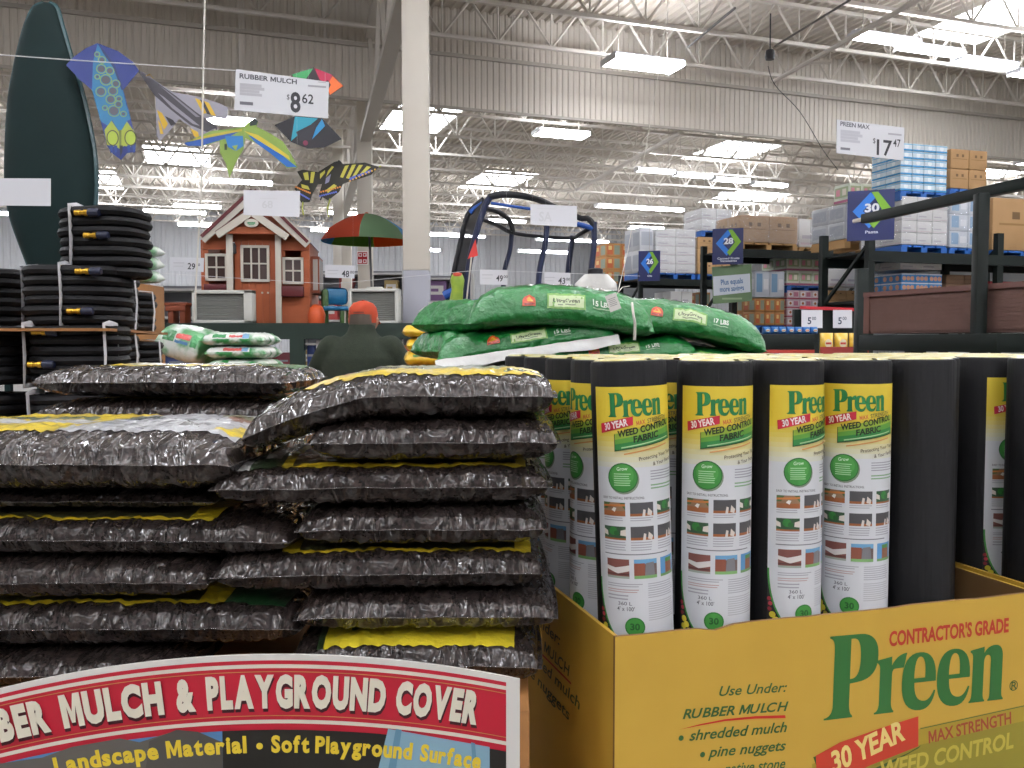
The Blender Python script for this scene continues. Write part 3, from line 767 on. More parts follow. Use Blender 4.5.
# ---------------------------------------------------------------- the rolls
RR, RT, RB = .0655, 1.467, .155
def roll_material():
    m = bpy.data.materials.new('black_weed_fabric'); m.use_nodes = True
    nt = m.node_tree; N = nt.nodes.new; L = nt.links.new; b = nt.nodes['Principled BSDF']
    tc = N('ShaderNodeTexCoord'); mp = N('ShaderNodeMapping'); mp.inputs['Scale'].default_value = (110, 110, 5); L(tc.outputs['Object'], mp.inputs['Vector'])
    n = N('ShaderNodeTexNoise'); n.inputs['Scale'].default_value = 1; n.inputs['Detail'].default_value = 4; L(mp.outputs[0], n.inputs['Vector'])
    bp = N('ShaderNodeBump'); bp.inputs['Strength'].default_value = .5; bp.inputs['Distance'].default_value = .004; L(n.outputs['Fac'], bp.inputs['Height']); L(bp.outputs['Normal'], b.inputs['Normal'])
    r = N('ShaderNodeValToRGB'); r.color_ramp.elements[0].color = lin('#070708'); r.color_ramp.elements[1].color = lin('#19191b'); L(n.outputs['Fac'], r.inputs['Fac']); L(r.outputs['Color'], b.inputs['Base Color'])
    b.inputs['Roughness'].default_value = .6; b.inputs['Specular IOR Level'].default_value = .25; b.inputs['Coat Weight'].default_value = .12; b.inputs['Coat Roughness'].default_value = .15
    L(bp.outputs['Normal'], b.inputs['Coat Normal'])
    return m
M_roll = roll_material()
M_cap = mat('yellow_roll_end', '#c9b53c', .35, var=(26, '#d9d3a0', .12), coat=.6, bump=(40, .5, .01))
M_core = mat('cardboard_core', '#8a6a42', .7)
M_shrink = mat('shrink_film', '#c8c8c8', .18, alpha=.28, bump=(45, 1, .02), coat=1)
LW, LH = .205, .452
def label_art():
    A = Art()
    rng = [('#dcc23a', 0, .075), ('#dcc54a', .075, .086), ('#dcc85e', .086, .095), ('#dccc76', .095, .104), ('#dbcf8c', .104, .113), ('#d9d2a2', .113, .122), ('#d7d4b6', .122, .131), ('#d5d5c6', .131, .14), ('#d2d4d8', .14, LH)]
    for c, a, b_ in rng: A.rect(0, -b_, LW, -a, c, 24, 1)
    preen(A, (.0305, -.0525), (.1265, -.0505), .041, '#1c5c33'); preen(A, (.0295, -.0517), (.1255, -.0497), .041, '#1f7a42')
    A.poly([(.014, -.064), (.072, -.051), (.072, -.066), (.015, -.081)], '#c0233a'); A.text('30 YEAR', (.023, -.0755), (.064, -.0665), .0115, '#f0e6e6', .03, .12)
    A.text('MAX', (.078, -.0675), (.094, -.0645), .0075, '#c94b3a', .02, .15); A.text('STRENGTH', (.097, -.064), (.138, -.0575), .0075, '#5c5a3c', .01, .1)
    A.poly([(.040, -.082), (.148, -.058), (.148, -.094), (.040, -.112)], '#93ad3a')
    A.poly([(.040, -.092), (.148, -.071), (.148, -.094), (.040, -.112)], '#5f9a3a'); A.poly([(.040, -.1), (.148, -.081), (.148, -.094), (.040, -.112)], '#2f8040')
    A.poly([(.040, -.082), (.0412, -.082), (.0412, -.112), (.040, -.112)], '#16361e'); A.poly([(.040, -.1105), (.148, -.0925), (.148, -.094), (.040, -.112)], '#16361e')
    A.text('WEED CONTROL', (.048, -.087), (.142, -.068), .0105, '#1a2a12', .035, .18); A.text('FABRIC', (.072, -.0965), (.118, -.088), .0105, '#1a2a12', .035, .18)
    A.poly([(.052, -.1045), (.140, -.0885), (.140, -.0905), (.052, -.1068)], '#a9cf9a')
    A.poly([(.056, -.1155), (.136, -.1005), (.136, -.103), (.056, -.118)], '#d39a58')
    A.text('Protecting Your Yard', (.080, -.1285), (.150, -.118), .0062, '#4a3d22', .01, .12); A.text('& Your Family', (.104, -.138), (.150, -.131), .0062, '#4a3d22', .01, .12)
    A.lines(.100, -.147, .165, -.166, 4, '#9a9aa2', .4); A.lines(.100, -.171, .165, -.182, 2, '#7fa57e', .45)
    A.disc(.0535, -.1605, .0265, '#7d8a76'); A.disc(.0518, -.158, .026, '#1d5f2a'); A.disc(.0518, -.158, .0242, '#3b8a3a'); A.disc(.0518, -.1535, .019, '#4a9a44')
    A.text('Grow', (.0425, -.1455), (.061, -.1445), .006, '#dcebd8', .01, .1)
    A.lines(.037, -.1505, .0665, -.174, 6, '#a9cfa3', .4)
    A.text('EASY TO INSTALL INSTRUCTIONS:', (.014, -.1955), (.088, -.1955), .0042, '#3c3c40', .01)
    def photo(x, y, kind, w=.0405, h=.0238):
        bgc = {'soil': '#8e6f54', 'dark': '#4c4c4e', 'green': '#35533a', 'red': '#7a4a42', 'brick': '#6d5a56', 'sky': '#5a94c4'}[kind]
        A.rect(x, y - h, x + w, y, bgc, 5, 1)
        if kind == 'soil':
            A.rect(x, y - h, x + w, y - h * .62, '#9a5c34', 5, 1); A.poly([(x, y), (x + w * .34, y), (x + w * .2, y - h * .45), (x, y - h * .5)][::-1], '#466034'); A.poly([(x + w * .75, y), (x + w, y), (x + w, y - h * .55)][::-1], '#466034')
            A.poly([(x + w * .4, y - h * .55), (x + w * .5, y - h * .35), (x + w * .62, y - h * .4), (x + w * .55, y - h * .7)][::-1], '#e0dcd6'); A.poly([(x, y - h * .2), (x + w, y - h * .1), (x + w, y - h * .25), (x, y - h * .35)][::-1], '#c0763a')
        if kind == 'dark':
            A.rect(x, y - h, x + w, y - h * .8, '#9a5c34', 5, 1); A.poly([(x + w * .5, y - h), (x + w * .55, y - h * .5), (x + w * .65, y - h * .55), (x + w * .62, y - h)][::-1], '#d8cfc6'); A.poly([(x + w * .72, y - h * .9), (x + w * .76, y - h * .4), (x + w * .95, y - h * .7), (x + w * .9, y - h)][::-1], '#d8cfc6')
        if kind == 'green':
            A.rect(x, y - h, x + w, y - h * .86, '#9a5c34', 5, 1); A.disc(x + w * .45, y - h * .35, h * .32, '#2f7a34', n=10); A.disc(x + w * .6, y - h * .5, h * .2, '#22602a', n=10)
            A.poly([(x, y - h * .2), (x + w * .18, y - h * .35), (x + w * .2, y - h * .7), (x, y - h * .6)][::-1], '#d8cfc6'); A.poly([(x + w, y - h * .2), (x + w * .78, y - h * .3), (x + w * .76, y - h * .65), (x + w, y - h * .7)][::-1], '#d8cfc6')
        if kind == 'red':
            A.poly([(x, y - h * .35), (x + w * .4, y - h * .45), (x + w, y - h * .3), (x + w, y - h * .6), (x + w * .5, y - h * .75), (x, y - h * .55)][::-1], '#d8d4d0'); A.rect(x, y - h, x + w, y - h * .88, '#9aa79a', 5, 1); A.rect(x, y - h * .82, x + w, y - h * .74, '#5c3430', 5, 1)
        if kind == 'brick':
            A.rect(x, y - h, x + w, y - h * .84, '#7dae6a', 5, 1); A.rect(x, y - h * .25, x + w, y, '#6aa0c8', 5, 1); A.rect(x, y - h * .84, x + w * .45, y - h * .2, '#8a4f3c', 3, 1); A.poly([(x + w * .45, y - h * .84), (x + w * .9, y - h * .84), (x + w * .85, y - h * .15), (x + w * .5, y - h * .2)], '#7b7a7e')
        if kind == 'sky':
            A.rect(x, y - h, x + w, y - h * .86, '#6f9a60', 5, 1); A.rect(x + w * .3, y - h * .86, x + w * .8, y - h * .3, '#8a5a44', 3, 1); A.rect(x + w * .3, y - h * .3, x + w * .8, y - h * .1, '#4d8a44', 3, 1)
    for k, kind in enumerate(('soil', 'dark', 'green')): photo(.0145 + k * .0485, -.2015, kind)
    for k, kind in enumerate(('green', 'dark', 'dark')): photo(.0145 + k * .0485, -.2435, kind)
    for k in range(3): A.lines(.0145 + k * .0485, -.2278, .055 + k * .0485, -.236, 2, '#a3a3aa', .4, rs=k); A.lines(.0145 + k * .0485, -.2705, .055 + k * .0485, -.288, 4, '#a3a3aa', .4, rs=k + 4)
    A.lines(.014, -.2915, .135, -.2938, 1, '#77777c', .8, 0)
    for k, kind in enumerate(('red', 'brick', 'sky')): photo(.0185 + k * .0485, -.301, kind, h=.034)
    A.lines(.0185, -.344, .082, -.352, 2, '#a3a3aa', .4); A.lines(.0185, -.354, .076, -.362, 2, '#b69a96', .4, rs=3); A.lines(.0185, -.364, .06, -.376, 2, '#a3a3aa', .4, rs=5); A.lines(.090, -.344, .15, -.372, 7, '#a9a9b0', .4, rs=6); A.lines(.090, -.376, .15, -.412, 9, '#b3b3b8', .4, rs=7)
    A.text("4' x 100'", (.036, -.392), (.066, -.392), .007, '#55555c', .01); A.text('360 L', (.038, -.382), (.062, -.382), .006, '#6a6a72', .01)
    n = 14                                                    # dark corner photo under the white arc
    cv = [(.056 * (1 - math.cos(k / n * math.pi / 2)), -.338 - .114 * math.sin(k / n * math.pi / 2)) for k in range(n + 1)]
    cv2 = [(x + .0035, y) for x, y in cv]
    A.poly([(0, -.338)] + [(0, -LH)] + cv[::-1], '#191d18'); A.poly(cv + cv2[::-1], '#3f8f3d')
    for (x, y, r_, c) in ((.004, -.395, .004, '#a22a3a'), (.006, -.404, .004, '#c0394a'), (.005, -.414, .004, '#8a2434'), (.010, -.424, .006, '#d9c93a'), (.016, -.433, .006, '#e0d040'), (.009, -.438, .006, '#d9c93a'), (.022, -.443, .005, '#cdbd34'), (.006, -.445, .004, '#3a6a2c')): A.disc(x, y, r_, c, n=9)
    A.disc(.066, -.420, .017, '#2f7a34'); A.disc(.066, -.420, .0145, '#418f3c'); A.text('30', (.058, -.425), (.074, -.425), .011, '#1f5a26', .03); A.poly([(.078, -.432), (.088, -.437), (.084, -.45), (.076, -.444)], '#2f7a34')
    return A
LA = label_art()
def roll_parts(t, lab=True, seed=0):
    H = RT - RB; b = MB()
    b.lathe([(RR * .93, 0), (RR, .004), (RR, H - .006), (RR * .975, H - .001), (RR * .90, H)], 40); b.build('fabric_roll', M_roll, t)
    c = MB(); q = random.Random(seed); prof = [(RR * .905, H + .0005), (RR * .8, H + .0035), (RR * .5, H + .003), (RR * .30, H + .001)]
    c.lathe(prof, 32); c.f.pop(0); c.m.pop(0); c.s.pop(0); c.f.pop(); c.m.pop(); c.s.pop(); c.build('end_cap', M_cap, t)
    k = MB(); k.lathe([(RR * .30, H + .0015), (RR * .24, H + .0015), (RR * .24, H - .03), (.0005, H - .03)], 24); k.f.pop(0); k.m.pop(0); k.s.pop(0); k.build('core_tube', M_core, t)
    if lab:
        r = RR + .0006; z1 = H - .0425
        fn = lambda x, y, h: V(((r + h) * math.sin(x / r), -(r + h) * math.cos(x / r), z1 + y * .965))
        m = MB(); LA.emit(m, fn, 0, h0=0, dh=.00016, cut=.007); m.build('paper_label', LA.mats(), t)['label'] = 'yellow and white printed paper label'
G1 = 'black fabric rolls standing in the yellow boxes'
proto_l = thing('fabric_roll', 'x', 'roll of weed fabric', (0, 0, 0), 0, G1); roll_parts(proto_l)
proto_b = thing('fabric_roll', 'x', 'roll of weed fabric', (0, 0, 0), 0, G1); roll_parts(proto_b, False)
_used = {}
def place_roll(base, ang, labelled, label, lean=(0, 0)):
    """ang: where the label's left edge sits, in degrees right of the side that faces the viewer."""
    p = proto_l if labelled else proto_b
    if p.name not in _used: o = p; _used[p.name] = 1
    else: o = dup(p)
    o.location = (base.x, base.y, RB + RR * abs(math.sin(R(lean[0])))); rz = -math.atan2(base.x, base.y) + R(ang)
    # lean is given in the viewer's frame: (sideways, away)
    M = Matrix.Rotation(R(lean[0]), 4, 'Y') @ Matrix.Rotation(R(-lean[1]), 4, 'X') @ Matrix.Rotation(rz, 4, 'Z')
    o.rotation_euler = M.to_euler()
    o['label'] = label
    return o
PIT = .147
def cell(i, j): return CB + BU * (.0755 + i * PIT) + BW * (.078 + j * .145)
front = [(0, -56, 1, 'labelled black fabric roll leaning at the left front corner of the printed box', (-2.0, 0)),
         (1, -54, 1, 'labelled fabric roll standing second from the left in the front row of the box', (0, 0)),
         (2, -24, 1, 'labelled fabric roll third from left in the front row, label turned right', (0, 0)),
         (3, -58, 1, 'labelled fabric roll fourth from the left in the front row, beside the bare black roll', (0, 0)),
         (4, 0, 0, 'bare black fabric roll without a label, leaning left at the front row end', (-.45, 0))]
for i, a, lb, label, ln in front: place_roll(cell(i, 0) + BU * (.012 if i == 4 else .0295 if i == 0 else 0), a, lb, label, ln)
place_roll(cell(0, 1), -105, 1, 'labelled fabric roll in the second row, half hidden behind the leaning corner roll')
place_roll(cell(0, 2), -112, 1, 'shaded labelled fabric roll in the third row along the left side of the box')
place_roll(cell(0, 3), -120, 1, 'labelled fabric roll in the fourth row along the left side of the box')
place_roll(cell(0, 4), -120, 1, 'labelled fabric roll in the rear left corner of the printed yellow box')
for j in range(1, 5):
    for i in range(1, 6):
        lb = (i, j) in ((1, 1), (3, 1), (1, 3), (4, 3))
        place_roll(cell(i, j), {(1, 1): -95, (3, 1): -100}.get((i, j), rnd.uniform(60, 250)), lb,
                   'fabric roll behind the front row of the printed box, mostly its yellow end showing' if not (i, j) == (1, 1) else 'labelled fabric roll in the gap behind the two leftmost front rolls')
C2 = b2.location.copy()
def cell2(i, j): return C2 + BU * (.0755 + i * PIT) + BW * (.078 + j * .145)
for j in range(5):
    for i in range(3):
        lab = 1 if (i, j) == (0, 1) else 0
        lb = ('labelled fabric roll in the second box, between two bare black rolls' if lab else
              'bare black fabric roll at the front of the second box, cut by the right edge' if (i, j) == (0, 0) else 'black fabric roll further back in the second yellow box')
        place_roll(cell2(i, j), 2 if lab else 0, lab, lb)
# ================================================================== green lawn food bags behind the rolls
M_gbag = mat('green_bag_film', '#0f6a2a', .36, coat=.5, var=(7, '#187a34', .25), bump=(16, .9, .03))
M_gdark = mat('green_bag_dark_print', '#2f5a30', .35, coat=.5, bump=(14, .5, .03))
M_white_film = mat('white_film', '#dcdcd8', .4, coat=.4, bump=(14, .4, .02))
M_string = mat('white_string', '#d6d2c8', .6)
GG = 'green lawn food bags heaped behind the rolls'
def lawn_bag(c, L, D, H, yaw, seed, label, tilt=0, txt='15 LBS', edge=True, bend=None, roll=0, photo=True):
    bag = Bag(L, D, H, seed, bend, 1.6, 56, 30, .40, .04, .80)
    c = V(c) - V((0, 0, H * .3))
    t = thing('lawn_food_bag', label, 'bag of lawn food', c, 0, GG); t.rotation_euler = (roll, tilt, yaw)
    bag.mesh().build('bag_film', M_gbag, t, sharp=80)
    # print on the long side that faces the aisle (front half of the top skin)
    A = Art()
    def vq(q):                           # height up the front side -> bag v
        if q > .95: return -.70 + (q - .95)
        return -.975 * (1 - (max(q, .02)) ** 2.5) ** (1 / 4.5)
    def S(x, y, h): v_ = vq(y); return bag.S(x, v_) + bag.N(x, v_) * (h + .001)
    vx = lambda q: .30 + q * .36
    w = 2 / L
    def R_(x0, q0, x1, q1, col): A.rect(x0, vx(q0), x1, vx(q1), col, 12, 5)
    lx = -.42
    n = 12; A.poly([(lx, vx(.1)), (lx + .14, vx(.1))] + [(lx + .07 + .07 * math.cos(math.pi * k / n), vx(.45 + .55 * math.sin(math.pi * k / n))) for k in range(n + 1)], '#c8451c')
    A.poly([(lx + .02, vx(.45)), (lx + .12, vx(.45)), (lx + .09, vx(.75)), (lx + .07, vx(.85)), (lx + .05, vx(.75))], '#e0a02c'); R_(lx + .01, .18, lx + .13, .32, '#7c2414')
    R_(-.16, -.1, .24, 1.1, '#79ad52'); R_(-.145, .06, .225, .94, '#c4d6a2')
    A.text('UltraGreen', (-.10, vx(.42)), (.18, vx(.42)), .10, '#2c3a2c', .02, .1); A.lines(-.05, vx(.2), .14, vx(.32), 1, '#7d8f70', .8)
    A.text(txt, (.32, vx(.35)), (.50, vx(.35)), .15, '#d8e2d4', .03); A.lines(.32, vx(.1), .5, vx(.2), 1, '#9fc29a', .8)
    if photo: A.rect(-.5, 1.1, .86, 1.9, '#4d6b3c', 12, 8); 
    if photo: A.rect(.45, 1.12, .9, 1.6, '#dcdcd2', 8, 6)
    b = MB(); A.emit(b, S, 0, h0=.0008, dh=.0004, cut=.06); b.build('printing', [film_ink(c_) for c_ in A.cols], t)['label'] = 'orange badge, pale name panel and weight printed on the bag'
    if edge:
        b = MB(); k = 30
        up = [bag.S(-1 + 2 * i / k, -1) for i in range(k + 1)]
        q = [p + V((0, -.018, -.030 + .003 * math.sin(i * .7))) for i, p in enumerate(up)]
        b.add(up + q + [p + V((0, 0, -.003)) for p in up] + [p + V((0, 0, -.003)) for p in q], [(i, i + 1, k + 2 + i, k + 1 + i)[::-1] for i in range(k)] + [(2 * k + 2 + i, 2 * k + 3 + i, 3 * k + 4 + i, 3 * k + 3 + i) for i in range(k)] + [(k + 1 + i, k + 2 + i, 3 * k + 4 + i, 3 * k + 3 + i)[::-1] for i in range(k)], 0, True)
        b.build('sealed_edge', M_white_film, t)['label'] = 'white sealed bag edge'
    return t
YG = 2.75
def gp(px, py, d=0): return at(px, py, YG + d)
sag = lambda u, v: -.035 * u * u
lawn_bag(gp(556, 307, .18), .60, .40, .135, R(3), 31, 'top left lawn food bag of the green heap, weight mark fifteen and bulging side', R(2.5), '15 LBS', False, sag)
lawn_bag(gp(676, 320, .22), .54, .40, .115, R(-2), 32, 'top right lawn food bag of the green heap, sloping down to the right', R(9), '17 LBS', False, lambda u, v: -.03 * u * u)
lawn_bag(gp(522, 339, .2), .58, .40, .09, R(4), 33, 'lower left lawn food bag with a long white sealed edge slanting up', R(-8), '15 LBS', True, None)
lawn_bag(gp(610, 350, .2), .50, .38, .085, R(6), 34, 'middle lower lawn food bag, white sealed edge in front of it', R(-4), '15 LBS', True, None)
lawn_bag(gp(692, 357, .22), .46, .38, .07, R(-3), 35, 'lowest right lawn food bag lying under the sloping one', R(3), '15 LBS', True, None)
lawn_bag(gp(474, 322, .34), .30, .34, .12, R(50), 36, 'end-on lawn food bag at the left of the green heap, white seal toward the viewer', R(10), '15 LBS', True, None, 0, False)
lawn_bag(gp(465, 347, .34), .30, .30, .10, R(30), 37, 'lowest left lawn food bag of the green heap, beside the yellow bags', R(6), '15 LBS', True, None, 0, False)
b = MB(); b.span((-.62, -.1, 0), (.62, .55, at(0, 372, YG).z), 0, .005)
for i in range(6): b.span((-.6, -.104, .2 + i * .18), (.6, -.1, .21 + i * .18))
tag(b.build('pallet_bin', M_card, loc=gp(600, 372, .1).to_2d().to_3d()), 'cardboard pallet bin under the green lawn food bags', 'pallet bin')
# white tag on a string hanging over the green bags
p = gp(613, 302, -.14)
o = thing('hang_tag', 'small white tag on a string over the green bags', 'tag', p)
fn = frame_fn((0, 0, 0), (.94, 0, .34), (-.34, 0, .94)); b = MB(); b.prism([(-.017, -.026), (.017, -.026), (.017, .024), (-.017, .024)], fn, -.001, .001); b.build('card', ink('#dedcd6'), o)
A = Art(); A.lines(-.012, .012, .012, -.014, 5, '#9a9896', .4); b = MB(); A.emit(b, fn, 0, .0012); b.build('printing', A.mats(), o)
b = MB(); b.tube([V((.008, 0, .02)), V((.03, .02, .045)), V((.055, .05, .05))], .0012, 5); b.build('string', M_string, o)
b = MB(); q = [at(632, 303, 2.70), at(633.5, 315, 2.66), at(635, 325, 2.66), at(634.5, 340, 2.66)]
b.tube(smooth_curve(q, 4), .004, 6); tag(b.build('tie_string', M_string), 'pale string end hanging down over the green lawn food bags', 'string')
# ================================================================== black hose coils at the left
M_hose = mat('black_hose', '#0b0b0e', .55, bump=(90, .3, .004), spec=.25)
M_strap = mat('white_strap', '#c9c9cc', .55)
M_brass = mat('brass_coupling', '#c59a34', .3, metal=.85)
M_collar = mat('blue_black_collar', '#1a2038', .4)
HR = .0175
def racetrack(lx, ly, r, z, n=6):
    pts = []
    for cx, cy, a0 in ((lx / 2 - r, ly / 2 - r, 0), (-lx / 2 + r, ly / 2 - r, 90), (-lx / 2 + r, -ly / 2 + r, 180), (lx / 2 - r, -ly / 2 + r, 270)):
        for k in range(n + 1):
            a = R(a0 + 90 * k / n); pts.append(V((cx + r * math.cos(a), cy + r * math.sin(a), z)))
    return pts
def hose_coil(c, lx, ly, layers, rz, label, seed, straps, fits, group='black hose coils stacked at the left', inner=True):
    t = thing('hose_coil', label, 'hose', c, rz, group); q = random.Random(seed)
    b = MB()
    for k in range(layers):
        z = HR + k * HR * 1.86; dx = q.uniform(-.004, .004); dy = q.uniform(-.004, .004)
        for ring_ in range(3 if inner and k in (0, layers - 1) else 2):
            sh = ring_ * HR * 1.95
            pts = racetrack(lx - 2 * HR - 2 * sh, ly - 2 * HR - 2 * sh, .085 - sh * .6, z)
            pts = [p + V((dx + .003 * noise.noise(p * 9 + V((seed, k, 0))), dy, .004 * noise.noise(p * 6 + V((seed, k, ring_))))) for p in pts]
            b.tube(pts, HR, 8, closed=True)
    b.build('hose', M_hose, t)
    H = layers * HR * 1.86 + HR * .3
    for sx_, side in straps:                      # strap loop round one side of the coil
        s = MB(); w = .010
        if side == 'f': loop = [V((sx_, -ly / 2 - .004, .0)), V((sx_ + .004, -ly / 2 - .004, H * .5)), V((sx_, -ly / 2 - .003, H)), V((sx_, -ly / 2 + .04, H + .004)), V((sx_, -ly / 2 + .10, H + .002)), V((sx_, -ly / 2 + .105, H * .5)), V((sx_, -ly / 2 + .10, 0))]
        else:
            g = 1 if side == 'r' else -1; x = g * lx / 2
            loop = [V((x + g * .002, sx_, 0)), V((x + g * .006, sx_ + .012, H * .5)), V((x + g * .002, sx_, H)), V((x - g * .05, sx_, H + .004)), V((x - g * .1, sx_, H)), V((x - g * .105, sx_, H * .5)), V((x - g * .1, sx_, 0))]
        s.tube(loop, w, 6, closed=True, flat=.18 if side == 'f' else .18)
        s.build('strap', M_strap, t)
    for fx, fz in fits:
        f = MB(); M = Matrix.Translation(V((fx, -ly / 2 - .008, fz))) @ Matrix.Rotation(R(90), 4, 'Y')
        f.lathe([(.004, -.03), (.010, -.028), (.010, -.012), (.008, -.01), (.008, .002), (.011, .004), (.011, .016), (.008, .018)], 12, 0, M); f.build('coupling', M_brass, t)['label'] = 'brass hose coupling'
        g = MB(); g.lathe([(.010, .017), (.014, .02), (.0135, .05), (.011, .055)], 12, 0, M); g.build('collar', M_collar, t)
    return t
def hz(px, py, Y): return at(px, py, Y)
LH_ = HR * 1.86
# (pixel of the coil's base middle, distance, length, depth, layers)
def coil_at(px, py, Y, lx, ly, n, rz, *a):
    c = hz(px, py, Y); return hose_coil(c + V((0, ly / 2, 0)), lx, ly, n, R(rz), *a)
coil_at(90, 275, 2.95, .285, .25, 7, -6, 'topmost black hose coil, two white straps and two brass ends', 1, [(-.052, 'f'), (.0, 'l')], [(.0, .205), (.03, .13)])
coil_at(61, 325, 2.9, .335, .26, 6, 0, 'large middle black hose coil with a white strap near its centre', 2, [(.0, 'f'), (-.05, 'l')], [(.085, .175), (.055, .045)])
coil_at(82, 329, 3.28, .30, .24, 6, 3, 'black hose coil just behind the large middle one', 3, [(-.02, 'r')], [(.05, .17)])
coil_at(106, 331, 3.68, .30, .24, 5, 3, 'farthest black hose coil of the middle layer, tied with white string', 4, [(-.02, 'r')], [])
coil_at(-52, 325, 3.0, .37, .26, 6, 2, 'black hose coil cut off by the left edge', 5, [], [])
coil_at(63, 386, 2.86, .30, .26, 6, 1, 'lower black hose coil with straps at both ends and brass ends at left', 6, [(-.125, 'f'), (.135, 'f')], [(-.065, .175), (-.08, .07)])
coil_at(80, 379, 3.26, .32, .24, 5, 2, 'black hose coil behind the lower one, strap at its right end', 7, [(-.02, 'r')], [])
coil_at(113, 420, 3.66, .31, .24, 10, 2, 'farthest black hose coil of the lower layer by the white and green bags', 8, [(-.02, 'r')], [])
coil_at(-46, 386, 2.9, .38, .26, 6, 0, 'low black hose coil at the left edge', 9, [], [])
coil_at(63, 445, 2.86, .32, .26, 5, 0, 'black hose coil near the bin, mostly hidden by mulch bags', 10, [(-.11, 'f')], [])
coil_at(-46, 445, 2.9, .38, .26, 5, 0, 'lowest black hose coil at the left edge, behind mulch bags', 11, [], [])
b = MB(); q0 = hz(63, 327, 2.83); b.prism([(-1.95, 2.82), (-1.285, 2.82), (-1.66, 4.25), (-2.3, 4.25)], lambda x, y, h: V((x, y, h)), q0.z - .013, q0.z - .004)
tag(b.build('layer_board', M_card), 'brown cardboard sheet between two layers of black hose', 'cardboard sheet')
zb = hz(65, 445, 2.86).z
MB2 = MB().prism([(-1.95, 2.8), (-1.27, 2.8), (-1.64, 4.25), (-2.3, 4.25)], lambda x, y, h: V((x, y, h)), 0, zb - .006)
tag(MB2.build('hose_bin', M_card), 'cardboard bin under the black hose coils', 'bin')
# ================================================================== dark green kayak standing upright behind
M_kay = mat('dark_green_hull', '#0a1d1c', .75, coat=0, spec=.25, var=(3, '#0c2323', .3))
YK = 6.4
secs = [(3, 46, 3), (8, 45, 11), (25, 43.5, 17.5), (60, 44, 27), (100, 46.5, 36.5), (150, 50, 43), (185, 51, 44), (215, 52, 41), (250, 55, 32), (285, 57, 20), (310, 58, 8), (318, 58, 2)]
b = MB(); ss = []
for y, cx, hw in secs:
    p = at(cx, y, YK); w_ = hw / FPX * YK; d = .26 * (hw / 44) ** .8
    ss.append([V((p.x + w_ * math.copysign(abs(math.cos(a)) ** .75, math.cos(a)), YK + (-d * .55 * abs(math.sin(a)) ** .9 if math.sin(a) < 0 else d * .45 * math.sin(a) ** .6), p.z)) for a in [2 * math.pi * k / 28 for k in range(28)]])
b.loft(ss); t = thing('kayak', 'dark green kayak hull standing upright behind the black hoses', 'kayak', (0, 0, 0))
b.build('hull', M_kay, t, sharp=60)
b = MB()
for g in (1, -1): b.tube(smooth_curve([V((at(cx, y, YK).x + g * hw / FPX * YK, YK + .01, at(cx, y, YK).z)) for y, cx, hw in secs], 4), .02, 8)
b.build('gunwale', mat('hull_rim', '#28484c', .35, coat=.5), t)['label'] = 'lighter rim along the hull edge'

ks = thing('kayak_stand', 'dark steel stand holding the green kayak upright behind the hoses', 'stand', (at(58, 318, YK).x, YK, 0)); zk = at(58, 318, YK).z - .004
MB().span((-.3, -.25, zk - .05), (.3, .25, zk)).build('top', M_kay, ks)
for sx_ in (-.27, .23):
    for sy_ in (-.23, .19): MB().span((sx_, sy_, 0), (sx_ + .04, sy_ + .04, zk - .05)).build('leg', M_kay, ks)
# ================================================================== flat hanging things: signs and kites
class Tilt:
    """A plane standing at a distance, turned by yaw; photo outlines measured on it become real sizes."""
    def __init__(s, px, py, Y, yaw=0, pitch=0):
        s.o = at(px, py, Y)
        s.ex = V((math.cos(R(yaw)), math.sin(R(yaw)), 0)); up = V((0, 0, 1))
        s.n = s.ex.cross(up).normalized()                      # toward the viewer
        s.ey = (up * math.cos(R(pitch)) + s.n * math.sin(R(pitch))).normalized(); s.n = s.ex.cross(s.ey).normalized()
        s.fn = frame_fn((0, 0, 0), s.ex, s.ey, s.n)
    def l(s, px, py):
        d = ray(px, py); c = V((0, 0, CAMZ)); p = c + d * ((s.o - c).dot(s.n) / d.dot(s.n)) - s.o
        return (p.dot(s.ex), p.dot(s.ey))
    def L(s, pts): return [s.l(*p) for p in pts]
    def hh(s, px, py, n): return s.l(px, py - n)[1] - s.l(px, py)[1]
M_thread = mat('clear_thread', '#cfcfcf', .3)
M_acr = mat('glossy_card', '#d9dadf', .22, coat=.6)
def thread(t, pts, r=.00025):
    b = MB(); b.tube([V(p) for p in pts], r, 5); b.build('hanging_line', M_thread, t)
def ccw(p):
    a = sum(p[i - 1][0] * p[i][1] - p[i][0] * p[i - 1][1] for i in range(len(p)))
    return p if a > 0 else p[::-1]
def price_sign(corners, Y, yaw, label, design, m=None, line=1.2, thick=.003):
    cx = sum(c[0] for c in corners) / 4; cy = sum(c[1] for c in corners) / 4
    P = Tilt(cx, cy, Y, yaw); t = thing('hanging_price_sign', label, 'price sign', P.o)
    b = MB(); pts = ccw(P.L(corners)); b.prism(pts, P.fn, -thick, 0); b.build('card', m or M_acr, t)
    if design:
        A = Art(); design(A, P); b = MB(); A.emit(b, P.fn, 0, .0008, .0004); b.build('printing', A.mats(), t)
    ys = max(p[1] for p in pts)
    for q in (0, 1) if line else ():
        x, y = sorted(pts, key=lambda p: -p[1])[:2][q]; x *= .92
        thread(t, [P.fn(x, y - .005, -.001), P.fn(x, y + line, -.001)])
    return t
DK = '#34343a'; LG = '#9c9ca4'
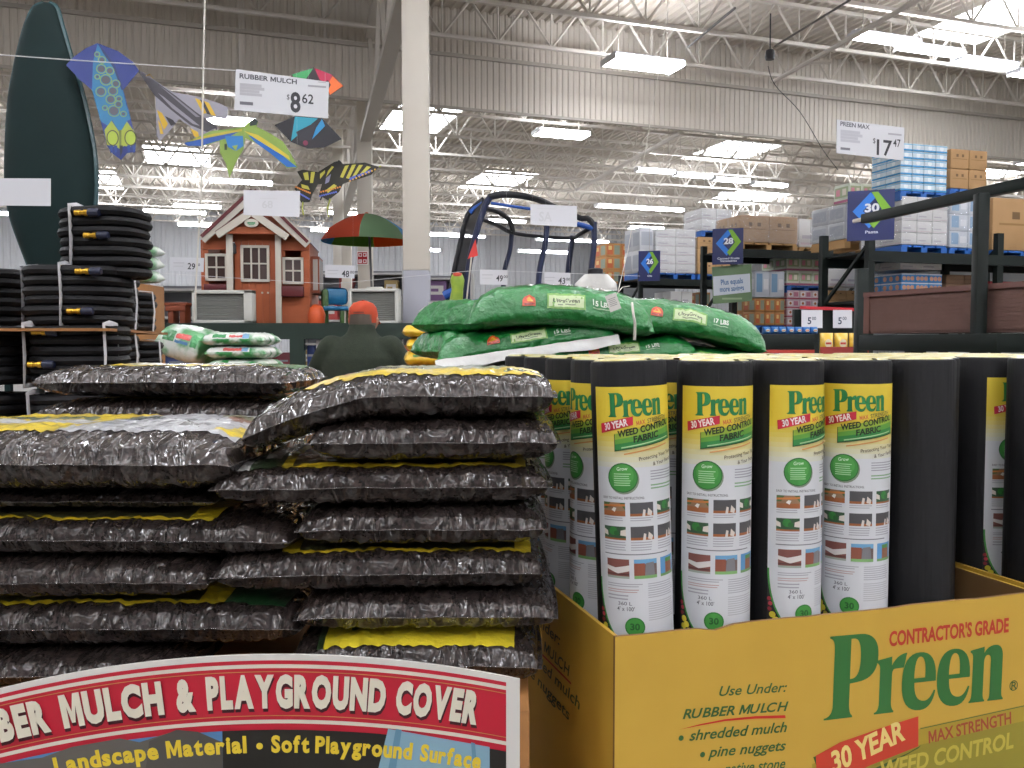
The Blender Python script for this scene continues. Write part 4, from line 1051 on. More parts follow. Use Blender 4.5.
def d_mulch(A, P):
    l = P.l
    A.text('RUBBER MULCH', l(239.5, 78), l(296.8, 84.3), P.hh(268, 80, 4.6), '#4a4a52', .025)
    A.text('$', l(286.8, 99.3), l(289.4, 99.6), P.hh(288, 100, 5), DK, 0); A.text('8', l(290.4, 111.2), l(300.6, 112), P.hh(295, 110, 18.5), DK, .03); A.text('62', l(302, 102.8), l(313.4, 104), P.hh(307, 100, 9), DK, .01)
    for i in range(4): A.lines(*l(239.8, 86 + i * 3), *l(266 - i, 84.8 + i * 3), 1, '#b4b4ba', .9, .2, i)
    A.lines(*l(239.8, 104.5), *l(253, 102), 1, '#6f6f76', .9, 0); A.lines(*l(308, 86.6), *l(326, 86), 1, '#a0a0a6', .9, 0); A.lines(*l(318, 82.5), *l(326, 82), 1, '#b4b4ba', .9, 0)
price_sign([(236, 69), (329, 82), (328, 118.5), (234, 110)], 3.45, 17, 'hanging price card for rubber mulch, priced eight dollars sixty two', d_mulch)
def d_max(A, P):
    l = P.l
    A.text('PREEN MAX', l(840.2, 125.6), l(869.5, 129.4), P.hh(855, 127, 4.2), '#5a5a64', .025)
    A.text('$', l(872.8, 143), l(875.3, 143.3), P.hh(874, 143, 5), DK, 0); A.text('17', l(876.5, 154.6), l(891.8, 156), P.hh(884, 155, 15), DK, .015); A.text('47', l(893, 146.5), l(900.3, 147.3), P.hh(896, 147, 7.5), DK, .01)
    for i in range(4): A.lines(*l(840.4, 132.5 + i * 3), *l(864 - i, 131.6 + i * 3), 1, '#b9bac2', .9, .2, i)
    A.lines(*l(840.4, 149.6), *l(850, 147.8), 1, '#74747c', .9, 0); A.lines(*l(888, 134.6), *l(901.5, 134), 1, '#a8a8b0', .9, 0)
price_sign([(837, 119.5), (904.5, 127.6), (903.5, 160.5), (836.5, 153)], 4.8, 20, 'hanging price card near the right, priced seventeen dollars forty seven', d_max)
def ghost(txt, x0, y0, x1, y1, n):
    def f(A, P):
        A.text(txt, P.l(x0, y0), P.l(x1, y1), P.hh(x0, y0, n), '#c5c6ca', .02) if txt else None
        A.lines(*P.l(x0 - 2, y0 - n * 1.3), *P.l(x1 + 4, y0 - n * 1.45), 1, '#cdced2', .9, .1)
    return f
price_sign([(-36, 178), (50.5, 178.5), (50.5, 206), (-36, 205)], 3.6, 4, 'blank backed white card at the left edge in front of the kayak', None, None, 0)
price_sign([(243.5, 190), (300, 191), (299.5, 217), (243.5, 215)], 5.6, 6, 'pale glossy card hanging in front of the playhouse roof', ghost('68', 262, 208, 273, 208, 7))
price_sign([(530.5, 204), (577, 206), (577, 227), (530.5, 224.5)], 6.8, 8, 'pale glossy card hanging in front of the trampoline', ghost('SA', 539, 221, 552, 221.5, 9))
def small(txt, x0, x1, yb, n, sup='00'):
    def f(A, P):
        A.text(txt, P.l(x0, yb), P.l(x1, yb + .6), P.hh(x0, yb, n), DK, .015); A.text(sup, P.l(x1 + 1, yb - n * .5), P.l(x1 + 5, yb - n * .5 + .2), P.hh(x0, yb, n * .45), DK, .01)
        A.lines(*P.l(x0 - 14, yb - n * .95), *P.l(x0 - 3, yb - n * 1.1), 1, '#b9bac0', .9, .1); A.lines(*P.l(x0 - 14, yb - n * .4), *P.l(x0 - 4, yb - n * .55), 1, '#c5c6ca', .9, .2)
    return f
price_sign([(170, 257), (204, 258), (203.5, 272), (170, 271)], 7.6, 4, 'small price card marked twenty nine left of the playhouse', small('29', 187.5, 195, 269, 6))
price_sign([(325, 264.5), (354.5, 265.5), (354.5, 278.5), (325, 277.5)], 7.6, 4, 'small price card marked forty eight under the striped umbrella', small('48', 341.5, 349, 276.5, 6))
price_sign([(480, 269.5), (507.5, 270), (507.5, 285), (480, 284.5)], 5.4, 4, 'small price card marked forty nine above the green bags', small('49', 496, 502.5, 281, 6))
price_sign([(544.5, 272), (570.5, 273), (570.5, 287), (544.5, 286)], 5.4, 4, 'small price card marked forty three above the green bags', small('43', 558, 565, 283.5, 6))
# cords and clear lines
def cord(name, label, pts, r, m=M_string):
    b = MB(); b.tube([V(p) for p in pts], r, 6); return tag(b.build('hanging_string', m), label, 'cord')
cord('c', 'cream cord hanging straight down left of the rubber mulch card', [at(206, -60, 3.6), at(203.5, 60, 3.6), at(201.5, 180, 3.6), at(194, 322, 3.6)], .0035)
cord('c', 'thin white cord slanting down in front of the draft curtain', [at(678, -60, 4.4), at(655, 95, 4.4), at(628, 250, 4.4), at(616, 300, 4.3)], .0022)
cord('c', 'clear hanging line stretched across in front of the kayak', [at(-40, 52, 3.5), at(72, 60, 3.5), at(240, 71, 3.46)], .0022, M_thread)
cord('c', 'clear hanging line stretched across at the height of the small price cards', [at(80, 268, 6), at(330, 284, 6), at(480, 270, 6), at(640, 276, 6)], .0018, M_thread)
def kite(label, Y, c, yaw, pitch, outline, art, spars=(), tails=(), line=True):
    P = Tilt(c[0], c[1], Y, yaw, pitch); t = thing('hanging_kite', label, 'kite', P.o, 0, 'kites hung below the roof')
    base, cols = outline
    b = MB(); b.prism(ccw(P.L(base)), P.fn, -.004, 0); b.build('sail', ink(cols), t)
    A = Art(); art(A, P)
    b = MB(); A.emit(b, P.fn, 0, .0006, .0005); b.build('printing', A.mats(), t)
    for s_ in spars:
        q = MB(); q.tube([P.fn(*P.l(*p), -.012) for p in s_], .006, 6); q.build('spar', M_dark, t)
    for pts, w, col in tails:
        q = MB(); q.tube([P.fn(*P.l(*p), -.003) for p in pts], w, 6, flat=.3); q.build('tail', ink(col), t)
    thread(t, [P.fn(0, 0, -.012), P.fn(.02, 1.6, -.1)])
    return t
def k_fish(A, P):
    L = P.L; pg = lambda pts, c: A.poly(ccw(L(pts)), c)
    pg([(97.5, 44), (93, 62), (92, 90), (100.5, 121), (108, 126), (112, 120), (120, 133), (127, 121), (131, 119), (126, 104), (123, 90), (114.5, 66), (104, 51)], '#226c98')
    pg([(97.5, 43), (104.5, 51), (115, 66), (123.3, 90), (121.5, 90), (113, 67), (103, 53)], '#1b2a55')
    for x, y, r in ((101.4, 69, 4), (110, 71, 3.3), (106, 80, 4.8), (101, 91.7, 4.3), (113, 91, 4), (110.8, 99.5, 4), (114, 111, 5), (102, 60, 3), (116, 84, 3.4), (119, 99, 2.4), (118.6, 104.5, 3), (97.5, 77, 1.9), (105, 108, 1.9), (123.5, 114, 2.3), (97.3, 54.5, 2)):
        c = P.l(x, y); s = P.hh(x, y, 1); A.disc(c[0], c[1], (r + .9) * s, '#7c9a4a', n=14); A.disc(c[0], c[1], r * s, '#1f6f9a', n=14); A.disc(c[0], c[1], (r - .7) * s, '#4b4a52', n=14)
    pg([(104.5, 130), (111.5, 120.6), (120, 133), (127, 121.4), (135, 133), (136, 142.5), (130, 147), (124, 146), (120, 149), (116, 147), (107, 145)], '#98a43a')
    for x, y in ((112.7, 138), (130.6, 138)):
        c = P.l(x, y); s = P.hh(x, y, 1); A.disc(c[0], c[1], 5.8 * s, '#3b3f2a', ry=8 * s); A.disc(c[0], c[1], 4.7 * s, '#9db03c', ry=6.8 * s)
    pg([(119, 130), (121.5, 130), (121.5, 148), (119.5, 148)], '#5c6a2c')
    for x in (109.5, 114, 119.5, 127, 132.5): pg([(x, 145.5), (x + 3.4, 145.5), (x + 3, 152), (x + 1, 153.5 + (x == 119.5) * 4)], '#1f3f86' if x != 119.5 else '#20232e')
kite('dark blue kite with a spotted cyan fish body beside the kayak', 6.3, (105, 95), 10, -4,
     ([(97.5, 43), (118, 51), (133, 62), (139, 70.6), (123.3, 90), (131, 119), (136, 142.5), (134, 152), (127, 153), (121, 160), (113, 154), (107, 146), (100.5, 121), (92, 90), (80, 80), (66, 65), (74, 56.5), (86, 48)], '#1c2e72'), k_fish, [[(97.5, 43), (121, 158)], [(66, 65), (139, 70.6)]])
def k_bee(A, P):
    pg = lambda pts, c: A.poly(ccw(P.L(pts)), c)
    pg([(138, 71), (143, 72.5), (176, 96), (196, 112), (218, 127), (207, 132), (190, 125), (170, 109), (154, 95)], '#3f3c42')
    pg([(158, 93), (164, 97), (200, 126), (193, 124), (172, 108)], '#85828c'); pg([(160, 86), (166, 90), (200, 117), (196, 117)], '#77747e')
    pg([(157, 110), (162, 113), (168, 124), (164, 130), (160, 120)], '#c9a32a'); pg([(158, 120), (161, 124), (163.5, 134), (160.5, 134)], '#c9a32a'); pg([(165, 116), (173, 120), (176, 124), (171, 126)], '#2e2b30')
    pg([(195, 98), (200, 100), (207, 113), (203, 114)], '#d0aa30'); pg([(204, 101), (209, 103), (216, 116), (211, 115)], '#d0aa30'); pg([(200, 99.5), (204, 101), (211, 115), (207, 114)], '#37343a')
    pg([(190, 128), (198, 132), (200, 140), (194, 136)], '#c9a32a')
kite('grey winged kite with black and yellow bee stripes', 6.6, (185, 108), 14, 0,
     ([(138, 70.5), (143, 72), (163, 86), (172.5, 92), (197.5, 96.5), (219, 103), (228, 107.5), (227, 119.5), (214, 117), (206, 119), (217, 128), (206, 133), (196, 140), (190, 126), (179, 119), (168, 133), (160, 141), (156.5, 136), (155.5, 97)], '#8f8d97'), k_bee, [[(138, 71), (217, 129)]], [([(146, 76), (150, 74), (153, 78)], .008, '#c9a32a')])
def k_parrot(A, P):
    pg = lambda pts, c: A.poly(ccw(P.L(pts)), c)
    pg([(184, 143), (197, 140), (212, 136), (240, 131), (227, 138), (201, 146), (188, 146)], '#23509a'); pg([(186, 142), (210, 134), (242, 128.5), (242, 131), (212, 137)], '#b9a83c'); pg([(190, 140), (211, 131.5), (240, 127.5), (242, 129), (212, 134)], '#7f9a4a')
    pg([(248, 135), (262, 140), (280, 153), (288, 160), (297, 167), (287, 167), (270, 153), (256, 143)], '#1c63b4'); pg([(244, 131), (258, 135), (275, 146), (289, 156), (290, 160), (272, 149), (256, 139)], '#c8b43a')
    pg([(225, 136), (243, 136), (243.5, 146), (236, 151), (228, 147)], '#2a72b0'); pg([(232, 146), (236, 151), (238, 145)], '#8aa04a'); pg([(224.5, 144), (227, 144), (227, 150), (224.5, 150)], '#23321f')
    pg([(250, 122), (254.5, 118.5), (258, 121), (256.5, 125), (250, 126)], '#27332f')
kite('parrot shaped kite, blue and yellow wings with a pale green tail', 6.4, (240, 140), 8, 0,
     ([(184, 143), (211, 131), (242, 127.5), (250, 121), (255, 118), (258, 122), (256.5, 126.5), (270.5, 133.5), (283, 141.5), (291, 154), (298, 167.5), (287, 168), (270.5, 153.5), (256, 143), (245, 138), (243.5, 149), (236, 162), (229.4, 178), (226, 164), (220, 153), (219.5, 141), (201, 146.5)], '#7f9a44'), k_parrot, [[(186, 143), (242, 129), (297, 167)]])
def k_rain(A, P):
    pg = lambda pts, c: A.poly(ccw(P.L(pts)), c)
    pg([(292, 74.5), (313.5, 68), (306, 79), (300, 90)], '#3f9a5c'); pg([(313.5, 68), (306, 79), (319, 80)], '#2a1e26'); pg([(314.5, 68), (332, 75), (329, 85), (320, 80)], '#b3254a'); pg([(332.5, 76), (343, 86), (330, 95), (327, 86)], '#e06a2a'); pg([(328, 80), (331, 85), (328, 90), (322, 84)], '#35222a')
kite('green, red and orange diamond kite partly hidden by the mulch price card', 6.8, (315, 82), 8, 0,
     ([(292, 74.5), (313.5, 67.5), (333, 75), (343.5, 86), (330, 95.5), (314, 101), (299, 97), (284, 88)], '#4a2a34'), k_rain, [[(284, 88), (343, 86)]])
def k_cyan(A, P):
    pg = lambda pts, c: A.poly(ccw(P.L(pts)), c)
    pg([(295, 116.5), (318, 118.5), (291, 141)], '#2a93a8'); pg([(322, 119), (325, 126), (312, 139.5), (316, 128)], '#2a86b8'); pg([(296, 132), (316, 122), (312, 140), (300, 141)], '#26242c')
    c = P.l(305.5, 143); A.disc(c[0], c[1], P.hh(305, 143, 2.6), '#7a2544', n=12)
kite('black and cyan diamond kite hanging below the mulch price card', 6.6, (308, 132), 8, 0,
     ([(274.5, 125), (295, 116), (322, 118), (341.7, 139), (324, 147.6), (307.5, 148.4), (291, 142)], '#1c1a20'), k_cyan, [[(275, 125), (341, 139)]])
def k_fly(A, P):
    pg = lambda pts, c: A.poly(ccw(P.L(pts)), c); q = random.Random(3)
    for pts in ([(345, 166), (349, 165), (343, 178), (340, 177)], [(352, 165), (356, 164.5), (349, 179), (346, 178)], [(359, 165), (363, 165), (355, 177), (352, 177)], [(367, 166), (371, 167), (362, 175), (359, 175)],
                [(328, 171), (332, 166), (334, 167), (326, 177)], [(320, 174), (325, 170), (325, 173), (320, 179)], [(303, 173), (308, 172), (309, 180), (305, 180)], [(311, 172), (315, 172), (313, 183), (310, 183)],
                [(326, 190), (334, 184), (337, 186), (328, 193)], [(301, 184), (308, 186), (310, 190), (302, 188)]): pg(pts, '#c4bd4c')
    for pts in ([(349, 178), (356, 175), (356, 177.5), (350, 180.5)], [(357, 175), (364, 172.5), (364, 175), (358, 177)], [(365, 172), (371, 169.5), (371, 172), (366, 174)]): pg(pts, '#5a6ac0')
    for k in range(9):
        for (x0, y0, x1, y1, c) in ((321, 192, 340, 187, '#d88a3c'), (296, 187, 310, 193, '#d88a3c'), (320, 196, 336, 192, '#5d6fca'), (297, 192, 309, 199, '#5d6fca'), (350, 181, 375, 169.5, '#e0b04a')):
            x = x0 + (x1 - x0) * k / 8; y = y0 + (y1 - y0) * k / 8; cc = P.l(x, y); A.disc(cc[0], cc[1], P.hh(x, y, 1.0), c, n=7)
    pg([(326, 178), (331, 174), (329, 182), (325, 184)], '#8c8aa8'); pg([(334, 163), (338, 161), (342, 163), (339, 168), (334, 167)], '#1b1a18')
kite('butterfly kite with black, yellow and orange spotted wings', 7.0, (335, 180), 6, 0,
     ([(297, 171.5), (303, 169.5), (318, 172), (326, 167), (334, 162), (340, 160.5), (343, 164), (365, 162.5), (379, 167), (371, 175), (360, 178.5), (348.6, 181.8), (343, 184), (339, 192), (328, 200.5), (318.8, 195), (322, 184), (318, 184), (312, 195), (309.6, 202), (301, 202.5), (294.5, 188.5), (302, 180)], '#26241c'), k_fly,
     [[(339, 160), (320, 200)]], [([(303, 202), (302, 208), (303.5, 215)], .018, '#a9b14a'), ([(330, 199), (327.5, 208), (328.5, 217)], .018, '#a9b14a'), ([(379, 167), (381, 166)], .02, '#c9d060')])
# ================================================================== green display rack with the yard toys
M_grn = mat('dark_green_rack', '#16281f', .5, var=(4, '#1a2d24', .3))
YD = 9.3
zd = at(0, 323, YD).z
def X(px, Y): return (px - 512) / FPX * Y
x0, x1 = X(138, YD), X(628, YD)
rk = thing('display_rack', 'dark green steel rack carrying the playhouse, umbrella and trampoline', 'rack', (0, YD, 0))
for d in (0, 2.3): MB().span((x0, d, zd - .165), (x1, d + .07, zd - .02)).build('beam', M_grn, rk)
MB().span((x0, 0, zd - .02), (x1, 2.37, zd)).build('deck', M_grn, rk)
MB().span((x0, .02, 1.02), (x1, 2.35, 1.06)).build('shelf', M_grn, rk)
for px in (148, 297, 455, 615):
    for d in (.0, 2.3): MB().span((X(px, YD) - .075, d - .005, 0), (X(px, YD) + .075, d + .075, zd - .165 if d == 0 else zd - .165)).build('upright', M_grn, rk)
# ---- playhouse
M_ced = mat('cedar_planks', '#ad5a30', .6, var=(5, '#9a4c27', .25)); M_ced2 = mat('cedar_dark', '#7d3a1e', .6); M_trim = mat('cream_trim', '#c9c3b6', .6); M_red = mat('dark_red_paint', '#5a171c', .5); M_void = mat('dark_inside', '#2a1c18', .7)
YH = 9.9; S_ = YH / FPX / 5.12; zb = zd
ph = thing('playhouse', 'orange cedar playhouse with cream windows standing on the green rack', 'playhouse', (X(257, YH), YH, zb), R(7))
def hx(c): return (c - 342) * S_
def hzz(c): return (684 - c) * S_
DPT = 1.0
def planks(b, xa, xb, za, zc, y, n, vert, m=0, th=.018):
    for i in range(n):
        if vert: b.span((xa + (xb - xa) * i / n + .002, y - th, za), (xa + (xb - xa) * (i + 1) / n - .002, y, zc), m)
        else: b.span((xa, y - th, za + (zc - za) * i / n + .002), (xb, y, za + (zc - za) * (i + 1) / n - .002), m)
b = MB()
def wall_open(b, xa, xb, za, zc, y, hole, n):
    wx0, wx1, wz0, wz1 = hole
    for i in range(n):
        a, c = za + (zc - za) * i / n + .002, za + (zc - za) * (i + 1) / n - .002
        if c < wz0 or a > wz1: b.span((xa, y - .018, a), (xb, y, c))
        else: b.span((xa, y - .018, a), (wx0, y, c)); b.span((wx1, y - .018, a), (xb, y, c))
wall_open(b, hx(75), hx(225), 0, hzz(262), 0, (hx(110), hx(195), hzz(455), hzz(340)), 9)
wall_open(b, hx(462), hx(612), 0, hzz(262), 0, (hx(490), hx(570), hzz(468), hzz(352)), 9)
b.prism([(hx(70), hzz(262)), (hx(614), hzz(280)), (hx(345), hzz(30))], lambda x, y, h: V((x, .02 + h, y)), 0, .02)
b.span((hx(75), 0, 0), (hx(82), DPT, hzz(262))); b.span((hx(605), 0, 0), (hx(612), DPT, hzz(262))); b.span((hx(75), DPT - .02, 0), (hx(612), DPT, hzz(262)))
b.build('walls', M_ced, ph)
b = MB(); planks(b, hx(242), hx(446), 0, hzz(255), -.01, 6, True); do = b.build('door', M_ced, ph)
def win(xa, xb, za, zc, y, nx, nz, fr=.028):
    f = MB()
    f.span((xa, y - .03, za), (xa + fr, y, zc)); f.span((xb - fr, y - .03, za), (xb, y, zc)); f.span((xa, y - .03, za), (xb, y, za + fr)); f.span((xa, y - .03, zc - fr), (xb, y, zc))
    for i in range(1, nx): x = xa + fr + (xb - xa - 2 * fr) * i / nx; f.span((x - .008, y - .024, za), (x + .008, y - .004, zc))
    for i in range(1, nz): z = za + fr + (zc - za - 2 * fr) * i / nz; f.span((xa, y - .024, z - .008), (xb, y - .004, z + .008))
    o = f.build('window', M_trim, ph); g = MB(); g.span((xa + .01, y - .006, za + .01), (xb - .01, y - .002, zc - .01)); g.build('pane', mat('dark_pane', '#4a3a36', .12, coat=.6), o)
win(hx(272), hx(414), hzz(470), hzz(286), -.03, 3, 2); win(hx(97), hx(207), hzz(466), hzz(330), -.02, 2, 2); win(hx(478), hx(582), hzz(480), hzz(344), -.02, 2, 2)
for xa, xb, z0_, z1_ in ((97, 210, 516, 485), (476, 584, 546, 492)):
    f = MB(); f.span((hx(xa), -.13, hzz(z0_)), (hx(xb), -.02, hzz(z1_)), 0, .006); f.build('flower_box', M_red, ph)
for xa, xb in ((209, 240), (448, 476)): MB().span((hx(xa), -.14, 0), (hx(xb), -.09, hzz(236)), 0, .004).build('porch_post', M_trim, ph)
# main roof and its boards
ap = (345, 20)
def slope(name, pts, y0, y1, th, m):
    (xa, za), (xb, zc) = pts; a = V((hx(xa), 0, hzz(za))); c = V((hx(xb), 0, hzz(zc))); n = V((-(c - a).z, 0, (c - a).x)).normalized()
    if n.z < 0: n = -n
    f = MB(); q = [a, c, c + n * th, a + n * th]
    f.add([p + V((0, y0, 0)) for p in q] + [p + V((0, y1, 0)) for p in q], [(0, 1, 2, 3), (7, 6, 5, 4), (0, 4, 5, 1), (1, 5, 6, 2), (2, 6, 7, 3), (3, 7, 4, 0)])
    return f.build(name, m, ph)
slope('roof_panel', ((96, 256), ap), -.145, DPT + .08, .035, M_red); slope('roof_panel', ((604, 276), ap), -.145, DPT + .08, .035, M_red)
slope('fascia_board', ((106, 280), (345, 60)), -.13, -.105, .10, M_trim); slope('fascia_board', ((596, 298), (345, 60)), -.13, -.105, .10, M_trim)
# porch gable
slope('porch_roof', ((168, 236), (341, 112)), -.22, -.02, .02, M_red); slope('porch_roof', ((520, 246), (341, 112)), -.22, -.02, .02, M_red)
slope('porch_fascia', ((184, 262), (341, 152)), -.24, -.21, .075, M_trim); slope('porch_fascia', ((505, 268), (341, 152)), -.24, -.21, .075, M_trim)
f = MB(); f.prism([(hx(240), hzz(206)), (hx(440), hzz(210)), (hx(341), hzz(132))], lambda x, y, h: V((x, h, y)), -.17, -.15); f.build('gable_board', M_ced2, ph)
f = MB(); f.span((hx(212), -.20, hzz(236)), (hx(474), -.15, hzz(202))); f.build('porch_beam', M_ced, ph)
f = MB(); fn = lambda x, y, h: V((x, -.25 - h, y)); o = [(hx(342) + .075 * math.cos(a), hzz(186) + .045 * math.sin(a)) for a in [k * math.pi / 12 for k in range(24)]]
f.prism(o, fn, -.02, 0); g = f.build('name_plate', M_trim, ph); A = Art(); A.rect(hx(323), hzz(190), hx(361), hzz(182), '#3f8a5a'); A.rect(hx(328), hzz(196), hx(356), hzz(192), '#3f8a5a'); f = MB(); A.emit(f, fn, 0, .001); f.build('printing', A.mats(), g)
f = MB(); f.lathe([(.008, -.07), (.03, -.06), (.03, .02), (.012, .05)], 10, 0, Matrix.Translation((hx(240), -.06, hzz(300)))); f.build('lantern', M_dark, ph)
for x in (335, 375, 404): f = MB(); f.lathe([(.0, .0), (.012, .002), (.012, .008), (0, .012)], 10, 0, Matrix.Translation((hx(x), -.03, hzz(525))) @ Matrix.Rotation(R(90), 4, 'X')); f.build('knob', M_trim, ph)
f = MB(); xr = hx(612); f.span((xr, .15, hzz(520)), (xr + .09, .62, hzz(330))); o = f.build('side_bay', M_ced2, ph); g = MB()
for i in range(3): g.span((xr + .088, .18 + i * .15, hzz(505)), (xr + .094, .30 + i * .15, hzz(345)))
g.span((xr + .02, .145, hzz(505)), (xr + .075, .152, hzz(345))); g.build('side_window', mat('pale_pane', '#a9a49c', .2), o)
# ---- louvred panels
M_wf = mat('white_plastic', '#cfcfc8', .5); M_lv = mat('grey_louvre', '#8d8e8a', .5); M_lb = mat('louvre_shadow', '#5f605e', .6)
def louvre(pxa, pxb, pya, pyb, Y, label, right=.0, yaw=0, rounded=False):
    c = at((pxa + pxb) / 2, pyb, Y); w = (pxb - pxa) / FPX * Y; h = (pyb - pya) / FPX * Y
    t = thing('louvred_panel', label, 'louvred panel', (c.x, Y, zd), R(yaw)); f = MB(); e = .055 if not rounded else .045
    xr = w / 2 - (w * right if right else e)
    f.span((-w / 2, 0, 0), (-w / 2 + e * .7, .16, h), 0, .008); f.span((xr, 0, 0), (w / 2, .16, h), 0, .008); f.span((-w / 2, 0, h - e * .7), (w / 2, .16, h), 0, .008); f.span((-w / 2, 0, 0), (w / 2, .16, e * .6), 0, .008)
    f.build('frame', M_wf, t); g = MB(); n = 15
    for i in range(n):
        z = e * .6 + (h - e * 1.3) * i / n; g.box((0, 0, 0), (1, 1, 1), 0, 0, 0, Matrix.Translation(((-w / 2 + e * .7 + xr) / 2, .06, z + (h - e * 1.3) / n / 2)) @ Matrix.Rotation(R(35), 4, 'X') @ Matrix.Diagonal((xr + w / 2 - e * .7, .05, .008, 1)))
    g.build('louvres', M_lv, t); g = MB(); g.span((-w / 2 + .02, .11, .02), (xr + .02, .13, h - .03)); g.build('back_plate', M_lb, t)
    if rounded:
        g = MB(); g.tube([V((-.1, .08, h - .01)), V((-.08, .08, h + .012)), V((.08, .08, h + .012)), V((.1, .08, h - .01))], .012, 6); g.build('handle', M_wf, t)
louvre(192, 252, 290, 323, 9.36, 'white framed panel with grey louvres in front of the playhouse', .14, 0)
louvre(348, 399, 288.5, 323, 9.42, 'white framed louvred panel behind the man in the orange cap', 0, -4, True)
# ---- toy table, seats and umbrella
M_gplast = mat('green_plastic', '#3f5f2a', .45); M_bplast = mat('blue_plastic', '#1d6f9c', .4); M_oplast = mat('orange_plastic', '#c8501c', .45)
YT = 10.35
ct = X(338, YT)
tt = thing('toy_picnic_seat', 'blue and green plastic kids chair set below the striped umbrella', 'kids chair', (ct, YT, zd), R(20))
def rbox(lo, hi, bev, name, m, par): b = MB(); b.span(lo, hi, 0, bev); return b.build(name, m, par)
rbox((-.17, .06, 0), (-.09, .17, .42), .03, 'side_panel', M_gplast, tt); rbox((.12, .06, 0), (.17, .17, .2), .02, 'side_panel', M_gplast, tt)
rbox((-.17, -.04, .17), (.2, .17, .22), .02, 'seat', M_bplast, tt); rbox((-.13, .1, .24), (.14, .16, .44), .05, 'backrest', M_bplast, tt); rbox((.03, -.02, 0), (.08, .04, .17), .015, 'leg', M_gplast, tt)
um = thing('umbrella', 'kids umbrella with orange, green and blue panels above the plastic chair', 'umbrella', (X(363, YT), YT + .35, zd), 0)
zt = at(0, 209, YT).z - zd; zr = at(0, 233, YT).z - zd; ru = 48 / FPX * YT
MB().tube([V((0.07, 0, 0)), V((.02, 0, zt - .02))], .014, 8).build('pole', mat('pole_grey', '#6c6b6a', .4), um)
MB().lathe([(.004, zt + .015), (.02, zt + .01), (.02, zt - .02)], 10).build('top_cap', mat('cap_orange', '#b8613a', .5), um)
pcols = ['#b3472c', '#77906a', '#2b8cb8', '#d9702c', '#6f9a3c', '#2b8cb8', '#c9652c', '#5f7d44']
def cloth(name, col):                       # thin cloth that lets light through
    m = mat(name, col, .6); nt = m.node_tree; b_ = nt.nodes['Principled BSDF']; tl = nt.nodes.new('ShaderNodeBsdfTranslucent'); tl.inputs['Color'].default_value = lin(col)
    mx = nt.nodes.new('ShaderNodeMixShader'); mx.inputs[0].default_value = .45; out = nt.nodes['Material Output']
    nt.links.new(b_.outputs[0], mx.inputs[1]); nt.links.new(tl.outputs[0], mx.inputs[2]); nt.links.new(mx.outputs[0], out.inputs['Surface']); return m
for k in range(6):
    a0, a1 = R(-150 + 60 * k), R(-90 + 60 * k); b = MB(); N = 8; Mv = 6; gr = []
    for j in range(Mv + 1):
        s_ = j / Mv; row = []
        for i in range(N + 1):
            a = a0 + (a1 - a0) * i / N; w_ = math.cos((a - (a0 + a1) / 2)); r_ = ru * s_ * (math.cos(R(30)) / w_ * .35 + .65)
            z = zt - (zt - zr) * (s_ ** 1.7) - (.06 if j == Mv else 0)
            row.append(V((r_ * math.cos(a), r_ * math.sin(a), z)))
        gr.append(row)
    n1 = N + 1; vs = [p for r_ in gr for p in r_]; vs2 = [p - V((0, 0, .006)) for p in vs]; K = len(vs)
    fs = [(j * n1 + i, j * n1 + i + 1, (j + 1) * n1 + i + 1, (j + 1) * n1 + i) for j in range(Mv) for i in range(N)]
    b.add(vs + vs2, [f_[::-1] for f_ in fs] + [tuple(K + q for q in f_) for f_ in fs], 0, True)
    b.build('canopy_panel', cloth('canopy_%d' % k, ['#b3472c', '#70906c', '#2488c0', '#d9702c', '#6f9a3c', '#2b8cb8'][k]), um)
b = MB(); b.lathe([(.09, 0), (.10, .10), (.07, .18), (.03, .21)], 16); t = b.build('plastic_toy', M_oplast, loc=(X(317, 9.7), 9.7, zd + .002)); tag(t, 'small orange plastic toy at the right side of the playhouse', 'toy')
# brown toy table left of the playhouse
bt_ = thing('wooden_stand', 'small brown wooden stand left of the louvred panel', 'wooden stand', (X(177, 9.7), 9.7, zd), 0)
rbox((-.14, 0, .2), (.12, .25, .235), .006, 'top', M_ced2, bt_); rbox((-.10, .02, 0), (-.04, .2, .2), .005, 'leg', M_ced2, bt_); rbox((.03, .02, 0), (.09, .2, .2), .005, 'leg', M_ced2, bt_); rbox((-.12, .0, .14), (.1, .03, .2), .004, 'apron', M_ced2, bt_)
# white jug shaped toy and striped crate by the thick column
b = MB(); b.lathe([(.11, 0), (.16, .05), (.15, .14), (.09, .19), (.05, .20), (.05, .23)], 18); tag(b.build('white_jug', M_white_film, loc=(X(433, 9.6), 9.6, zd)), 'round white jug on the rack right of the thick column', 'jug')
g = thing('inflatable_toy', 'green spotted long necked toy left of the green bags', 'toy', (X(456, 4.2), 4.2, 0)); zt0 = at(0, 318, 4.2).z; zt1 = at(0, 274, 4.2).z
b = MB(); b.loft([[V((r_ * math.cos(a) + dx, r_ * .7 * math.sin(a), z)) for a in [k * math.pi / 8 for k in range(16)]] for r_, dx, z in ((.05, -.02, zt0 - .18), (.055, -.01, zt0), (.033, 0, zt0 + .07), (.028, .008, zt1 - .07), (.034, .008, zt1 - .03), (.026, .008, zt1 - .004), (.005, .008, zt1))])
b.build('body', mat('lime_plastic', '#8fa83a', .4, var=(14, '#7d9a34', .1)), g); b = MB(); b.lathe([(.0, .0), (.022, -.004), (.024, -.018), (.018, -.022)], 12, 0, Matrix.Translation((.008, 0, zt1 + .008))); b.build('red_top', mat('red_plastic', '#b8402a', .4), g)
b = MB(); b.span((-.1, -.05, 0), (.06, .07, zt0 - .18)); b.build('stand', M_card, g)
